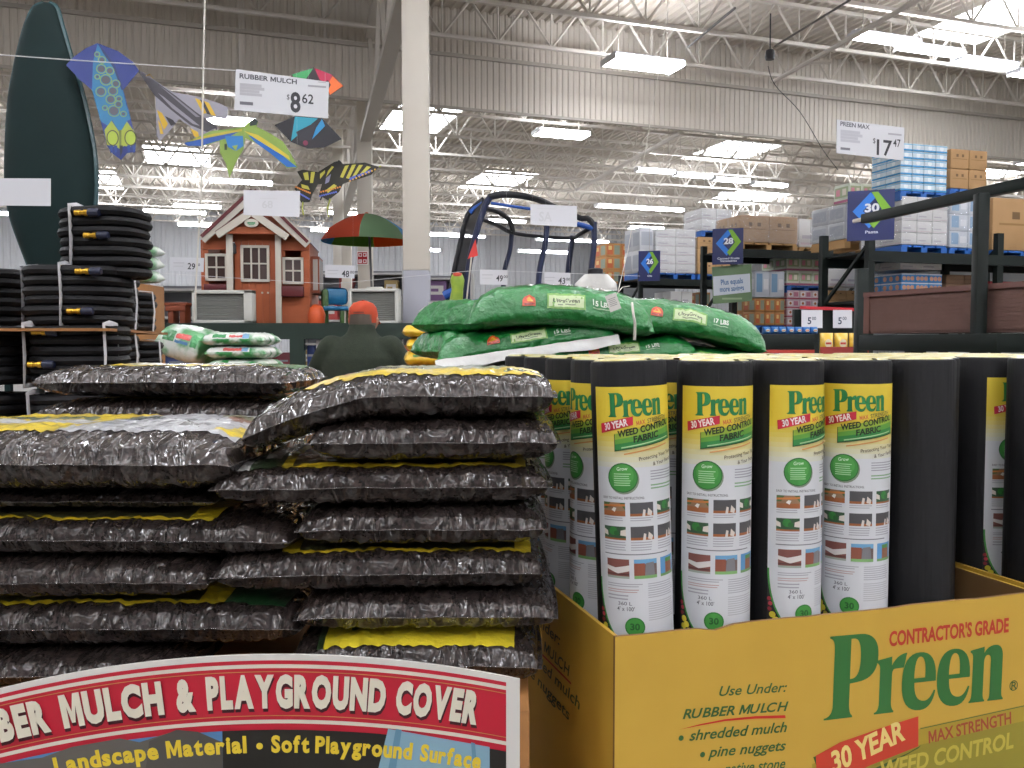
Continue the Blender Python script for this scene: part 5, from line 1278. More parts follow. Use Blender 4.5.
# ---- trampoline with its net
M_navy = mat('navy_padding', '#141f40', .5); M_blue = mat('blue_band', '#1d4fa0', .5); M_blk = mat('black_padding', '#17171c', .5)
M_net = mat('black_net', '#1a1a1e', .7, alpha=.55); M_net2 = mat('black_net_thin', '#2a2a30', .7, alpha=.16)
tr = thing('trampoline', 'blue and black kids trampoline with curved poles and safety net', 'trampoline', (0, 0, 0))
N_, F_ = 9.45, 11.0
def T3(name, pts, r, m, Ys): q = MB(); q.tube(smooth_curve([at(x, y, Y) for (x, y), Y in zip(pts, Ys)], 5), r, 8); return q.build(name, m, tr)
T3('pole', [(466, 322), (468, 272), (476, 234), (485, 206), (491, 196)], .035, M_navy, [N_] * 5)
T3('pole', [(449, 322), (452, 285), (459, 250), (468, 215), (484, 199)], .03, M_blk, [N_ + .25] * 5)
T3('top_ring', [(489, 197), (503, 194.5), (520, 195.5), (536, 199), (548, 204)], .036, M_blk, [N_, N_, N_ + .1, N_ + .3, N_ + .6])
T3('top_ring', [(548, 204), (565, 211), (580, 218), (588, 218.5), (594, 225)], .034, M_blk, [N_ + .6, N_ + .8, N_ + .9, N_ + .9, N_ + .9])
T3('top_ring', [(483, 208), (497, 211), (509, 220), (513, 231)], .03, M_blk, [N_ + .2, N_ + .6, N_ + 1, F_ + .2])
T3('top_ring', [(481, 219), (497, 225), (513, 233), (545, 237), (572, 238), (580, 234), (594, 226)], .024, M_blk, [N_ + .3, N_ + .8, F_ + .2, F_ + .3, F_, F_ - .4, N_ + .9])
T3('band', [(491, 203), (510, 206), (531, 209)], .016, M_blue, [N_, N_ + .05, N_ + .15]); T3('band', [(577, 224), (585, 226), (594, 229)], .03, M_blue, [N_ + .9] * 3); T3('band', [(470, 213), (476, 208), (483, 204)], .03, M_blue, [N_ + .2] * 3); T3('band', [(444, 296), (450, 293), (456, 291)], .05, M_blue, [N_ + .1] * 3)
T3('pole', [(512, 229), (510, 250), (504, 275), (503, 322)], .03, M_navy, [F_ + .2] * 4); T3('pole', [(547, 226), (545, 245), (539, 275), (537, 322)], .032, M_navy, [N_ + .6] * 4)
T3('pole', [(573, 236), (570, 255), (568, 275), (567, 322)], .034, M_navy, [F_] * 4); T3('pole', [(594, 222), (594, 245), (591, 275), (590, 322)], .034, M_navy, [N_ + .9] * 4)
T3('base_ring', [(452, 309), (470, 315), (530, 316), (590, 309), (592, 306), (560, 301), (490, 302), (455, 307)], .05, M_blue, [N_, N_, N_, N_ + .6, F_, F_, F_, N_ + .3])
def net(pa, pb, Ya, Yb, m, name='net'):
    k = len(pa); q = MB(); q.add([at(x, y, Ya) for x, y in pa] + [at(x, y, Yb) for x, y in pb], [(i, i + 1, k + i + 1, k + i) for i in range(k - 1)], 0, True); q.build(name, m, tr)
net([(449, 320), (452, 285), (459, 250), (468, 215), (484, 199)], [(466, 320), (468, 272), (476, 234), (484, 208), (489, 198)], N_ + .25, N_, mat('dense_black_net', '#141418', .7, alpha=.93))
net([(594, 228), (594, 245), (591, 275), (590, 310)], [(573, 237), (570, 255), (568, 275), (567, 310)], N_ + .9, F_, M_net)
net([(483, 209), (497, 212), (509, 221), (513, 232)], [(481, 219), (494, 224), (504, 229), (513, 234)], N_ + .5, N_ + .5, M_net)
net([(481, 220), (478, 250), (473, 280), (472, 310)], [(511, 232), (510, 250), (504, 275), (503, 310)], N_ + .3, F_ + .2, M_net2); net([(513, 234), (510, 255), (504, 280), (503, 310)], [(572, 238), (570, 255), (568, 280), (567, 310)], F_ + .2, F_, M_net2)
b = MB(); P = Tilt(473, 250, 9.38, 0); fl = thing('warning_flag', 'red triangular flag on a thin rod beside the trampoline', 'flag', P.o)
b.prism(ccw(P.L([(475.5, 239), (478, 255.5), (467.5, 259)])), P.fn, -.004, 0); b.build('pennant', mat('red_flag', '#cf3a34', .6), fl); b = MB(); b.tube([P.fn(*P.l(471.5, 257)), P.fn(*P.l(464, 323))], .01, 6); b.build('rod', M_trim, fl)
# white bottle with a black cap behind the green bags
b = MB(); wb = thing('white_bottle', 'wide white container with a black cap behind the green bags', 'container', (X(595, 5.2), 5.2, 0)); z0_ = at(0, 287, 5.2).z; z1_ = at(0, 270, 5.2).z
b.loft([[V((w_ * math.copysign(abs(math.cos(a)) ** .5, math.cos(a)), .1 * math.copysign(abs(math.sin(a)) ** .5, math.sin(a)), z)) for a in [k * math.pi / 14 for k in range(28)]] for w_, z in ((.125, 1.2), (.125, z0_ - .01), (.12, z0_ + .02), (.085, z0_ + .055), (.07, z1_ - .03))]); b.build('bottle', M_white_film, wb)
b = MB(); b.lathe([(.04, z1_ - .045), (.045, z1_ - .03), (.045, z1_ + .002), (.03, z1_ + .01)], 16); b.build('cap', M_blk, wb)
b = MB(); b.span((-.4, -.3, 0), (.4, .3, 1.19)); tag(b.build('pallet_bin', M_card, loc=(X(595, 5.2), 5.2, 0)), 'cardboard bin under the white container behind the green bags', 'pallet bin')
# goods on the lower shelf of the rack
def goods(px0, px1, py0, Y, h, col, label, band=None, cat='box'):
    b = MB(); a, c = X(px0, Y), X(px1, Y); b.span((a, 0, 0), (c, .4, h), 0, .012); A = Art()
    w_ = c - a
    if band: A.rect(a + w_ * .15, h * .35, c - w_ * .15, h * .8, band); A.rect(a + w_ * .25, h * .45, c - w_ * .45, h * .7, '#e8e4e0')
    else: A.rect(a + w_ * .1, h * .7, c - w_ * .1, h * .76, '#8a8a90')
    A.emit(b, lambda x, y, h_: V((x, -h_, y)), 1, .001); tag(b.build('goods_box', [mat('goods_' + col.strip('#'), col, .5)] + A.mats(), loc=(0, Y, 1.064)), label, cat)
goods(262, 291, 0, 9.5, .32, '#7a2a34', 'dark red box on the lower shelf left of the rack post'); goods(307, 315, 0, 9.45, .4, '#2a3f78', 'blue box on the lower shelf beside the rack post'); goods(316, 340, 0, 9.4, .46, '#d5d3d2', 'white box with a red mark on the lower shelf by the man', '#b3243a')
goods(165, 205, 0, 9.5, .3, '#3a4a7a', 'blue box on the lower shelf behind the white seed bags'); goods(210, 258, 0, 9.55, .34, '#3c3c48', 'dark box on the lower shelf left of the red one'); goods(402, 440, 0, 9.38, .4, '#b8501e', 'orange box on the lower shelf right of the man')
# ================================================================== the man in the orange cap
def merged(name, mbs, m, parent, voxel=.014, smooth=6):
    me = bpy.data.meshes.new('lump'); allb = MB()
    for q in mbs: allb.add(q.v, q.f, 0)
    me.from_pydata([tuple(v) for v in allb.v], [], allb.f); o = bpy.data.objects.new('lump', me); COL.objects.link(o)
    r_ = o.modifiers.new('r', 'REMESH'); r_.mode = 'VOXEL'; r_.voxel_size = voxel; s_ = o.modifiers.new('s', 'SMOOTH'); s_.factor = .5; s_.iterations = smooth
    dg = bpy.context.evaluated_depsgraph_get(); ev = o.evaluated_get(dg); nm = bpy.data.meshes.new_from_object(ev, depsgraph=dg)
    bpy.data.objects.remove(o); nm.name = name; nm.materials.clear(); nm.materials.append(m)
    nm.polygons.foreach_set('use_smooth', [True] * len(nm.polygons)); n = bpy.data.objects.new(name, nm); COL.objects.link(n); n.parent = parent
    return n
def ell(cx, cy, z, rx, ry, n=24, tilt=0): return [V((cx + rx * math.cos(a), cy + ry * math.sin(a) * math.cos(tilt), z + ry * math.sin(a) * math.sin(tilt))) for a in [2 * math.pi * k / n for k in range(n)]]
def limb(pts, rs, sub=5):
    b = MB(); c = smooth_curve(pts, sub); rr = [rs[min(int(i / sub), len(rs) - 2)] + (rs[min(int(i / sub), len(rs) - 2) + 1] - rs[min(int(i / sub), len(rs) - 2)]) * ((i / sub) - min(int(i / sub), len(rs) - 2)) for i in range(len(c))]
    b.tube(c, rr, 14); e = c[-1]; b.lathe([(rr[-1] * math.sin(t), -rr[-1] * math.cos(t)) for t in [math.pi * k / 8 for k in range(9)]], 12, 0, Matrix.Translation(e)); s0 = c[0]; b.lathe([(rr[0] * math.sin(t), -rr[0] * math.cos(t)) for t in [math.pi * k / 8 for k in range(9)]], 12, 0, Matrix.Translation(s0)); return b
YM = 5.2
man = thing('person', 'person seen from behind in a dark green fleece and an orange cap, head bowed', 'person', (X(361, YM), YM, 0), R(-4))
zc = at(0, 300, YM).z                                  # top of the cap
hz0 = zc - .115; hy = .07
skin = mat('skin', '#a3705a', .55); fleece = mat('dark_green_fleece', '#20281d', .95, var=(40, '#272f22', .2), bump=(120, .4, .004)); jeans = mat('blue_jeans', '#2a3346', .85); hairm = mat('grey_hair', '#5a5148', .8); capm = mat('orange_cap_cloth', '#a83a18', .8, bump=(150, .2, .002))
def lofted(secs): b = MB(); b.loft(secs); return b
sh = zc - .245                                          # shoulder height
body = [lofted([ell(0, 0, .95, .15, .10), ell(0, 0, 1.1, .15, .105), ell(0, 0, 1.25, .17, .11), ell(0, .0, sh - .04, .17, .09), ell(0, .02, sh + .03, .09, .07), ell(0, .03, sh + .07, .058, .058), ell(0, hy - .02, hz0 - .07, .058, .062)]),
        lofted([ell(0, hy + .01, hz0 - .135, .03, .035), ell(0, hy + .01, hz0 - .12, .05, .06), ell(0, hy, hz0 - .08, .066, .082), ell(0, hy - .005, hz0 - .02, .074, .094), ell(0, hy - .005, hz0 + .04, .074, .094), ell(0, hy, hz0 + .08, .06, .078), ell(0, hy, hz0 + .105, .03, .04)])]
for g in (1, -1):
    body.append(limb([V((g * .09, 0, .95)), V((g * .10, .01, .5)), V((g * .10, -.01, .1))], [.085, .055, .04]))
    body.append(limb([V((g * .195, 0, sh - .035)), V((g * .265, .05, sh - .28)), V((g * .20, .28, sh - .33)), V((g * .18, .33, sh - .33))], [.05, .042, .032, .028]))
    body.append(lofted([ell(g * .076, hy + .0, hz0 - .045, .006, .012, 10), ell(g * .082, hy, hz0 - .02, .011, .022, 10), ell(g * .082, hy - .004, hz0 + .008, .012, .024, 10), ell(g * .078, hy, hz0 + .022, .006, .014, 10)]))
    palm = limb([V((g * .18, .33, sh - .33)), V((g * .175, .40, sh - .335))], [.032, .036]); body.append(palm)
    for k in range(4): body.append(limb([V((g * (.150 + .017 * k), .42, sh - .33)), V((g * (.148 + .017 * k), .46 - .004 * abs(k - 1), sh - .35)), V((g * (.150 + .016 * k), .455, sh - .385 + .006 * abs(k - 1)))], [.011, .010, .009], 3))
    body.append(limb([V((g * .15, .36, sh - .335)), V((g * .125, .40, sh - .35)), V((g * .13, .435, sh - .365))], [.013, .012, .010], 3))
body.append(lofted([ell(0, hy + .092, hz0 - .05, .018, .014, 12), ell(0, hy + .108, hz0 - .04, .015, .016, 12), ell(0, hy + .092, hz0 + .005, .008, .008, 12)]))
merged('body', body, skin, man, .009, 4)
for g in (1, -1):
    b = MB(); b.lathe([(.012 * math.sin(t), -.012 * math.cos(t)) for t in [math.pi * k / 8 for k in range(9)]], 12, 0, Matrix.Translation((g * .03, hy + .083, hz0 - .008))); b.build('eye', ink('#d8d4d0'), man)
b = MB(); b.bar((-.024, hy + .092, hz0 - .088), (.024, hy + .092, hz0 - .088), .008, .008); b.build('mouth', ink('#7a4038'), man)
# fleece: trunk, sleeves, standing collar
fl = [lofted([ell(0, -.005, .90, .225, .155), ell(0, -.005, .98, .23, .16), ell(0, -.01, 1.12, .225, .155), ell(0, -.015, 1.25, .235, .15), ell(0, -.01, sh - .10, .232, .135), ell(0, 0, sh - .035, .20, .115), ell(0, .01, sh + .01, .145, .098), ell(0, .025, sh + .05, .088, .088), ell(0, .035, sh + .085, .078, .084), ell(0, .04, sh + .118, .074, .08)])]
for g in (1, -1): fl.append(limb([V((g * .175, 0, sh - .045)), V((g * .265, .03, sh - .20)), V((g * .285, .06, sh - .30)), V((g * .24, .22, sh - .34)), V((g * .19, .31, sh - .335))], [.085, .078, .07, .062, .052]))
merged('fleece_jacket', fl, fleece, man, .013, 5)
merged('trousers', [lofted([ell(0, 0, .80, .165, .125), ell(0, 0, .9, .17, .13), ell(0, 0, .97, .165, .125)])] + [limb([V((g * .09, 0, .84)), V((g * .10, .015, .48)), V((g * .10, -.005, .07))], [.105, .078, .066]) for g in (1, -1)], jeans, man, .014, 4)
for g in (1, -1): b = MB(); b.loft([ell(g * .10, .05, .0, .045, .135), ell(g * .10, .05, .03, .05, .14), ell(g * .10, .03, .07, .045, .10), ell(g * .10, -.01, .10, .04, .05)]); b.build('shoe', mat('dark_shoe', '#2a2522', .6), man)
b = MB(); b.loft([ell(0, hy - .008, hz0 - .065, .066, .082, 28), ell(0, hy - .012, hz0 - .03, .081, .102, 28), ell(0, hy - .012, hz0 + .03, .082, .104, 28)], caps=False); b.build('hair', hairm, man)
cp = MB(); cp.loft([ell(0, hy - .006, hz0 - .018, .084, .106, 32), ell(0, hy - .006, hz0 + .035, .086, .107, 32), ell(0, hy - .006, hz0 + .07, .080, .10, 32), ell(0, hy - .004, hz0 + .098, .058, .072, 32), ell(0, hy - .004, hz0 + .113, .02, .026, 32)]); co = cp.build('cap', capm, man)
b = MB(); b.loft([[V((x, hy + .09 + y, hz0 + .0 - x * x * 1.6 - y * .25 + dz)) for x, y in [(-.078, 0), (-.074, .05), (-.04, .085), (0, .092), (.04, .085), (.074, .05), (.078, 0)]] for dz in (0, .004)]); b.build('brim', capm, co)
b = MB(); b.lathe([(0, .006), (.009, .004), (.01, -.002)], 12, 0, Matrix.Translation((0, hy - .004, hz0 + .112))); b.build('button', capm, co)
A = Art(); A.lines(-.035, 0, .035, .022, 2, '#5c2412', .5, .1); b = MB(); A.emit(b, lambda x, y, h: V(((.0865 + h) * math.sin(x / .0865), hy - .006 - (.1075 + h) * math.cos(x / .0865), hz0 + .028 + y)), 0, .001, cut=.012); b.build('embroidery', A.mats(), co)
# ================================================================== seed bags at the left, yellow bags, far shelves
M_seed = mat('white_green_bag', '#d5dbd4', .35, coat=.5, var=(9, '#5fa06a', .08), bump=(12, .5, .02)); M_seed2 = mat('green_seed_bag', '#2f8a45', .35, coat=.5, var=(11, '#dfe5dc', .07), bump=(12, .5, .02)); M_ybag = mat('yellow_bag_film', '#d8ae1e', .35, coat=.5, var=(9, '#e6c53c', .2), bump=(12, .6, .02))
def soft_bag(px0, px1, y0, y1, Y, D, label, m, seed, cat, group, yaw=0, tilt=0, art=None):
    L = (px1 - px0) / FPX * Y; H = (y1 - y0) / FPX * Y; bag = Bag(L, D, H, seed, None, 1.3, 40, 24, .40, .04, .6)
    c = at((px0 + px1) / 2, y0 + (y1 - y0) * .6, Y); t = thing('seed_bag' if 'seed' in label else 'soil_bag', label, cat, (c.x, Y + D / 2, c.z), 0, group); t.rotation_euler = (0, tilt, yaw)
    bag.mesh().build('bag_film', m, t, sharp=80)
    if art:
        A = Art(); vq = lambda q: -.97 * (1 - max(q, .02) ** 2.5) ** (1 / 4.5)
        for (a, b_, c_, d_, col) in art: A.rect(a, b_, c_, d_, col, 10, 4)
        b = MB(); A.emit(b, lambda x, y, h: bag.S(x, vq(y)) + bag.N(x, vq(y)) * (h + .001), 0, .001, .0005, cut=.08); b.build('printing', [film_ink(k) for k in A.cols], t)
    return t
GS = 'white and green grass seed bags'
ART1 = [(-.7, .15, -.2, .75, '#2f7a44'), (-.15, .45, .5, .7, '#c23a34'), (-.15, .15, .45, .35, '#4d7fae'), (.55, .1, .85, .8, '#3f9a55')]
soft_bag(157, 208, 327, 362, 4.6, .34, 'large white and green seed bag lying tilted beside the black hoses', M_seed, 41, 'bag of seed', GS, R(-14), R(14), ART1)
soft_bag(198, 265, 332.5, 346, 4.5, .34, 'topmost white and green seed bag of the low stack before the green rack', M_seed2, 42, 'bag of seed', GS, 0, 0, [(-.85, .1, .5, .85, '#dde2dc'), (-.6, .3, -.2, .7, '#2f8a4a'), (-.1, .35, .3, .65, '#c9504a'), (.3, .2, .5, .8, '#6ea0c8')])
soft_bag(203, 266, 346, 359, 4.5, .34, 'second white and green seed bag of the low stack', M_seed2, 43, 'bag of seed', GS, 0, 0, [(-.9, .1, .45, .85, '#dde2dc'), (-.4, .3, .2, .65, '#c9504a'), (.2, .2, .4, .7, '#6ea0c8')])
soft_bag(205, 268, 359, 372, 4.5, .34, 'lowest seed bag of the low stack, mostly green', M_seed2, 44, 'bag of seed', GS, 0, 0, [(-.3, .2, .0, .8, '#dde2dc')])
zs = at(0, 372.5, 4.5).z - .008
b = MB(); b.span((X(150, 4.5), 4.42, 0), (X(272, 4.5), 5.0, zs), 0, .005); tag(b.build('pallet_bin', M_card), 'cardboard bin under the white and green seed bags', 'pallet bin')
for i, (y0, y1) in enumerate(((241, 253), (253, 267), (267, 281))):
    soft_bag(92, 142, y0, y1, 5.6, .36, ('upper', 'middle', 'lower')[i] + ' white and green seed bag of the tall stack behind the hoses', M_seed, 45 + i, 'bag of seed', GS, R(-6), 0, ART1)
zs = at(0, 281.5, 5.6).z - .01
b = MB(); b.span((X(88, 5.6), 5.56, 0), (X(141, 5.6), 6.0, zs), 0, .005); tag(b.build('pallet_bin', M_card), 'tall cardboard bin under the seed bags behind the hoses', 'pallet bin')
GY = 'yellow bags left of the green heap'
for i, (x0_, x1_, y0, y1) in enumerate(((398, 440, 326, 338), (402, 442, 338, 351), (400, 442, 351, 366))):
    soft_bag(x0_, x1_, y0, y1, 3.9, .3, ('topmost', 'middle', 'lowest')[i] + ' yellow soil bag peeking out left of the green heap', M_ybag, 51 + i, 'bag of soil', GY, R(8), R(5 if i == 0 else 0), [(.0, .2, .5, .7, '#dfdfd8')] if i < 1 else [(-.6, .3, .2, .6, '#4f8a3a')])
zs = at(0, 366.5, 3.9).z - .01
b = MB(); b.span((X(396, 3.9), 3.88, 0), (X(445, 3.9), 4.22, zs), 0, .004); tag(b.build('pallet_bin', M_card), 'cardboard bin under the yellow soil bags', 'pallet bin')
# far store shelving seen under the umbrella and left of the playhouse
M_shelf = mat('pale_shelf', '#c4c2c0', .5)
def far_shelf(px0, px1, Y, ztop, label, seed, levels=5):
    xa, xb = X(px0, Y), X(px1, Y); t = thing('store_shelf', label, 'store shelf', ((xa + xb) / 2, Y, 0)); h = (xb - xa) / 2; q = random.Random(seed)
    MB().span((-h, .7, 0), (h, .74, ztop)).build('back_panel', mat('shelf_back', '#77787e', .6), t)
    n = max(2, int((xb - xa) / 2.4) + 1)
    for i in range(n): x = -h + 2 * h * i / (n - 1); MB().span((x - .04, .0, 0), (x + .04, .74, ztop)).build('upright', M_shelf, t)
    zz = [.25 + (ztop - .35) * i / (levels - 1) for i in range(levels)]
    for z in zz: MB().span((-h, 0, z - .05), (h, .7, z)).build('shelf_board', M_shelf, t)
    return t, xa, xb, zz
cols = ['#8d3a3a', '#34508a', '#c9c5bc', '#3a3a42', '#a08a5a', '#5a7a4a', '#b8b2c0', '#7a5a86', '#c0504a']
def far_goods(xa, xb, Y, zz, seed, label, group, wmin=.35, wmax=.8, hh=.5):
    q = random.Random(seed); protos = {}
    for k, z in enumerate(zz[:-1]):
        x = xa + .06
        while x < xb - .3:
            w_ = q.choice((.36, .5, .72)); c = q.choice(cols); h = q.choice((.3, .42, .5)) * hh / .5
            if x + w_ > xb - .05: break
            if q.random() < .86:
                key = (w_, c, h)
                if key not in protos:
                    b = MB(); b.span((-w_ / 2, 0, 0), (w_ / 2, .45, h), 0, .015); A = Art(); A.rect(-w_ * .35, h * .3, w_ * .35, h * .75, '#d8d5d0'); A.rect(-w_ * .28, h * .45, w_ * .1, h * .6, c); A.emit(b, lambda x_, y_, h_: V((x_, -h_, y_)), 1, .002)
                    o = b.build('goods_box', [mat('far_' + c.strip('#'), c, .55)] + A.mats()); tag(o, label, 'box', group); protos[key] = o
                else: o = protos[key].copy(); COL.objects.link(o)
                o.location = (x + w_ / 2, Y + .1, z + .004)
            x += w_ + .05
t, xa, xb, zz = far_shelf(150, 232, 19.0, 2.75, 'distant store shelf left of the cedar playhouse', 1, 5); far_goods(xa, xb, 19.0, zz, 2, 'packaged goods on the distant shelf left of the playhouse', 'goods on the distant left shelf')
t, xa, xb, zz = far_shelf(300, 404, 23.0, 3.4, 'distant store shelf under the striped umbrella', 3, 6); far_goods(xa, xb, 23.0, zz, 4, 'packaged goods on the distant shelf under the umbrella', 'goods on the distant shelf under the umbrella')
t, xa, xb, zz = far_shelf(424, 472, 22.0, 3.2, 'distant store shelf right of the thick column', 5, 6); far_goods(xa, xb, 22.0, zz, 6, 'packaged goods on the distant shelf right of the thick column', 'goods on the distant shelf by the column')
# ================================================================== warehouse racks on the right
M_rack = mat('rack_dark_green', '#0c1411', .5, var=(3, '#111c18', .3), spec=.3); M_pblue = mat('blue_pallet', '#1f5fae', .5); M_ptan = mat('tan_pallet', '#b08a58', .8); M_tan = mat('tan_carton', '#b48f63', .7, var=(4, '#aa8559', .3)); M_shr = mat('shrink_wrap', '#d8dce2', .15, alpha=.22, coat=1, bump=(7, 1, .06))
RU, RW = BU, BW
def rack(o, bays, levels, label, blen=2.6, dep=1.05, ztop=None, brace=True):
    t = thing('pallet_rack', label, 'pallet rack', (o.x, o.y, 0), BY); zt_ = ztop or levels[-1] + .15
    for i in range(bays + 1):
        for d in (0, dep): MB().span((i * blen - .05, d - .04, 0), (i * blen + .05, d + .04, zt_)).build('upright', M_rack, t)
        if brace:
            z = .4; k = 0
            while z < zt_ - .8:
                MB().bar((i * blen, 0 if k % 2 else dep, z), (i * blen, dep if k % 2 else 0, z + .8), .04, .04).build('brace', M_rack, t); z += .8; k += 1
    for z in levels:
        for d in (-.02, dep + .02):
            MB().span((-.05, d - .03, z - .14), (bays * blen + .05, d + .03, z)).build('beam', M_rack, t)
        MB().span((0, 0, z - .02), (bays * blen, dep, z)).build('deck', M_rack, t)
    return t
def pallet(o, w, d, m, label, yaw=BY):
    t = thing('pallet', label, 'pallet', o, yaw); 
    for i in range(4): MB().span((w * i / 4 + .01, 0, .10), (w * (i + 1) / 4 - .02, d, .13)).build('deck_board', m, t)
    for x in (0, w / 2 - .05, w - .1): MB().span((x, 0, 0), (x + .1, d, .10)).build('block', m, t)
def carton_mesh(w, d, h, style):
    b = MB(); b.span((0, 0, 0), (w, d, h), 0, min(.012, h * .06)); A = Art(); S1 = Art()
    base = {'tan': M_tan, 'white': mat('white_carton', '#d9d8d6', .5), 'pink': mat('pink_carton', '#d8c6cc', .5), 'bluewhite': mat('bluewhite_carton', '#d3dfe8', .4), 'orange': mat('orange_carton', '#c08a52', .6), 'green': mat('greenish_carton', '#cfd6c4', .5), 'cans': mat('can_tray', '#3f86c4', .45), 'red': mat('red_carton', '#b8404a', .5), 'grey': mat('grey_film_load', '#c4c6ca', .35, coat=.6), 'brown': mat('brown_carton', '#7d6048', .7), 'pale': mat('pale_carton', '#c9cfd8', .45)}[style]
    for a, W_ in ((A, w), (S1, d)):
        if style == 'tan': a.rect(W_ * .1, h * .48, W_ * .9, h * .52, '#94713f'); a.rect(W_ * .3, h * .6, W_ * .42, h * .74, '#6e5330'); a.rect(W_ * .6, h * .6, W_ * .72, h * .74, '#6e5330')
        if style == 'white': a.rect(W_ * .05, h * .08, W_ * .95, h * .16, '#c9b9bd'); a.rect(W_ * .1, h * .3, W_ * .6, h * .42, '#b5b0b8')
        if style == 'pink': a.rect(0, h * .02, W_, h * .16, '#b3445e'); a.rect(W_ * .1, h * .3, W_ * .45, h * .8, '#efe9ea'); a.rect(W_ * .55, h * .3, W_ * .9, h * .8, '#c07a92'); a.disc(W_ * .28, h * .55, h * .16, '#b86a3a', n=10)
        if style == 'green': a.rect(0, h * .02, W_, h * .16, '#a8607a'); a.rect(W_ * .08, h * .3, W_ * .92, h * .85, '#9fae86'); a.rect(W_ * .15, h * .4, W_ * .4, h * .75, '#d88a9a'); a.rect(W_ * .55, h * .4, W_ * .8, h * .75, '#e0d8c8')
        if style == 'bluewhite': a.rect(0, h * .0, W_, h * .22, '#3f9ad0'); a.disc(W_ * .5, h * .55, h * .33, '#eef4f8', n=12); a.rect(W_ * .0, h * .78, W_, h * .9, '#7fc0e0')
        if style == 'orange': a.rect(W_ * .08, h * .15, W_ * .45, h * .85, '#c9673a'); a.rect(W_ * .55, h * .15, W_ * .92, h * .85, '#8f9a86'); a.rect(W_ * .15, h * .5, W_ * .38, h * .8, '#e0c07a')
        if style == 'cans':
            a.rect(0, h * .86, W_, h, '#d9dde2')
            for i in range(3): a.disc(W_ * (.2 + .3 * i), h * .45, min(h * .3, W_ * .14), '#d39a76', n=12)
        if style == 'red': a.rect(W_ * .1, h * .3, W_ * .9, h * .8, '#d8b0b0'); a.rect(W_ * .2, h * .4, W_ * .8, h * .6, '#c25a62')
        if style == 'grey': a.rect(W_ * .1, h * .2, W_ * .9, h * .8, '#a4a9b2')
        if style == 'pale': a.rect(W_ * .1, h * .2, W_ * .5, h * .9, '#7fa6c9'); a.rect(W_ * .58, h * .3, W_ * .9, h * .7, '#e4e6ea')
        if style == 'brown': a.rect(0, h * .46, W_, h * .54, '#6a4f3a')
    A.emit(b, lambda x, y, h_: V((x, -h_, y)), 1, .0015, .0006); n0 = 1 + len(A.cols)
    S1.emit(b, lambda x, y, h_: V((-h_, d - x, y)), n0, .0015, .0006)
    return b, [base] + A.mats() + S1.mats()
def load(px0, px1, y0, y1, Y, nx, ny, nz, style, label, group, pal='blue', wrap=False, dep=None, gap=.006, on=None):
    """A pallet load whose front face fills the photo box at distance Y (measured at its left front edge)."""
    a = at(px0, y1, Y); d1 = ray(px1, y1); s_ = (a.x * d1.y - a.y * d1.x) / (RU.y * d1.x - RU.x * d1.y) if abs(RU.y * d1.x - RU.x * d1.y) > 1e-6 else 1
    w = abs(s_); h = (y1 - y0) / FPX * Y; z0 = a.z if on is None else on + .139
    o = V((a.x, a.y, z0)) + RW * .07; cw, ch = w / nx, h / nz; cdp = (dep or .82) / ny
    if pal: pallet(o - V((0, 0, .135)) + RW * .0, w, dep or .82, M_pblue if pal == 'blue' else M_ptan, ('blue' if pal == 'blue' else 'tan wooden') + ' pallet under the ' + group)
    b, ms = carton_mesh(cw - gap, cdp - gap, ch - gap * .5, style); first = None
    for i in range(nx):
        for j in range(ny):
            for k in range(nz):
                if 0 < i and 0 < j < ny and k < nz - 1: continue          # the hidden heart of the load
                if first is None: c = first = b.build('carton', ms); tag(c, label, 'carton', group)
                else: c = first.copy(); COL.objects.link(c)
                c.location = o + RU * (i * cw) + RW * (j * cdp) + V((0, 0, k * ch)); c.rotation_euler = (0, 0, BY)
    if wrap:
        m = MB(); e = .012; dd = dep or .82; pts = [(-e, -e), (w + e, -e), (w + e, dd + e), (-e, dd + e)]
        m.add([o + RU * x + RW * y + V((0, 0, .003)) for x, y in pts] + [o + RU * x + RW * y + V((0, 0, h * .98)) for x, y in pts], [(0, 1, 5, 4), (1, 2, 6, 5), (2, 3, 7, 6), (3, 0, 4, 7)])
        tag(m.build('shrink_wrap', M_shr), 'clear shrink wrap around the ' + group, 'wrap')
    return o, w
# rack under sign 28
o28 = at(733, 342, 15.4); z28 = at(0, 250, 15.6).z
rack(V((o28.x, o28.y, 0)), 2, [1.55, z28], 'dark green pallet rack with grey and white loads, behind the green savings banner', 2.75)
load(742, 800, 213, 240, 15.5, 2, 2, 1, 'tan', 'large tan carton in grey film high on the rack right of sign 28', 'film wrapped tan load', 'tan', True, on=z28); load(801.5, 829, 212, 240, 16.3, 1, 2, 1, 'white', 'large white carton high on the rack between two tan loads', 'white load above sign 28', 'tan', on=z28); load(830, 846, 214, 240, 16.6, 1, 2, 2, 'tan', 'tan carton high on the rack left of sign 30', 'tan load left of sign 30', None)
load(757, 787, 270.5, 297, 15.9, 2, 2, 1, 'pale', 'white and blue carton on the upper pallet beside the rack post', 'white and blue load', None); load(757, 787, 298, 325, 15.9, 3, 2, 2, 'orange', 'orange and grey carton below the white and blue load', 'orange load', 'blue')
load(789, 828, 256, 285, 16.2, 3, 2, 2, 'green', 'pale green and pink carton on the upper shelf load', 'pale green and pink load', 'blue'); load(789, 826, 290, 326, 16.2, 3, 2, 4, 'pink', 'pink carton in the lower load behind the price cards', 'lower pink load', 'blue')
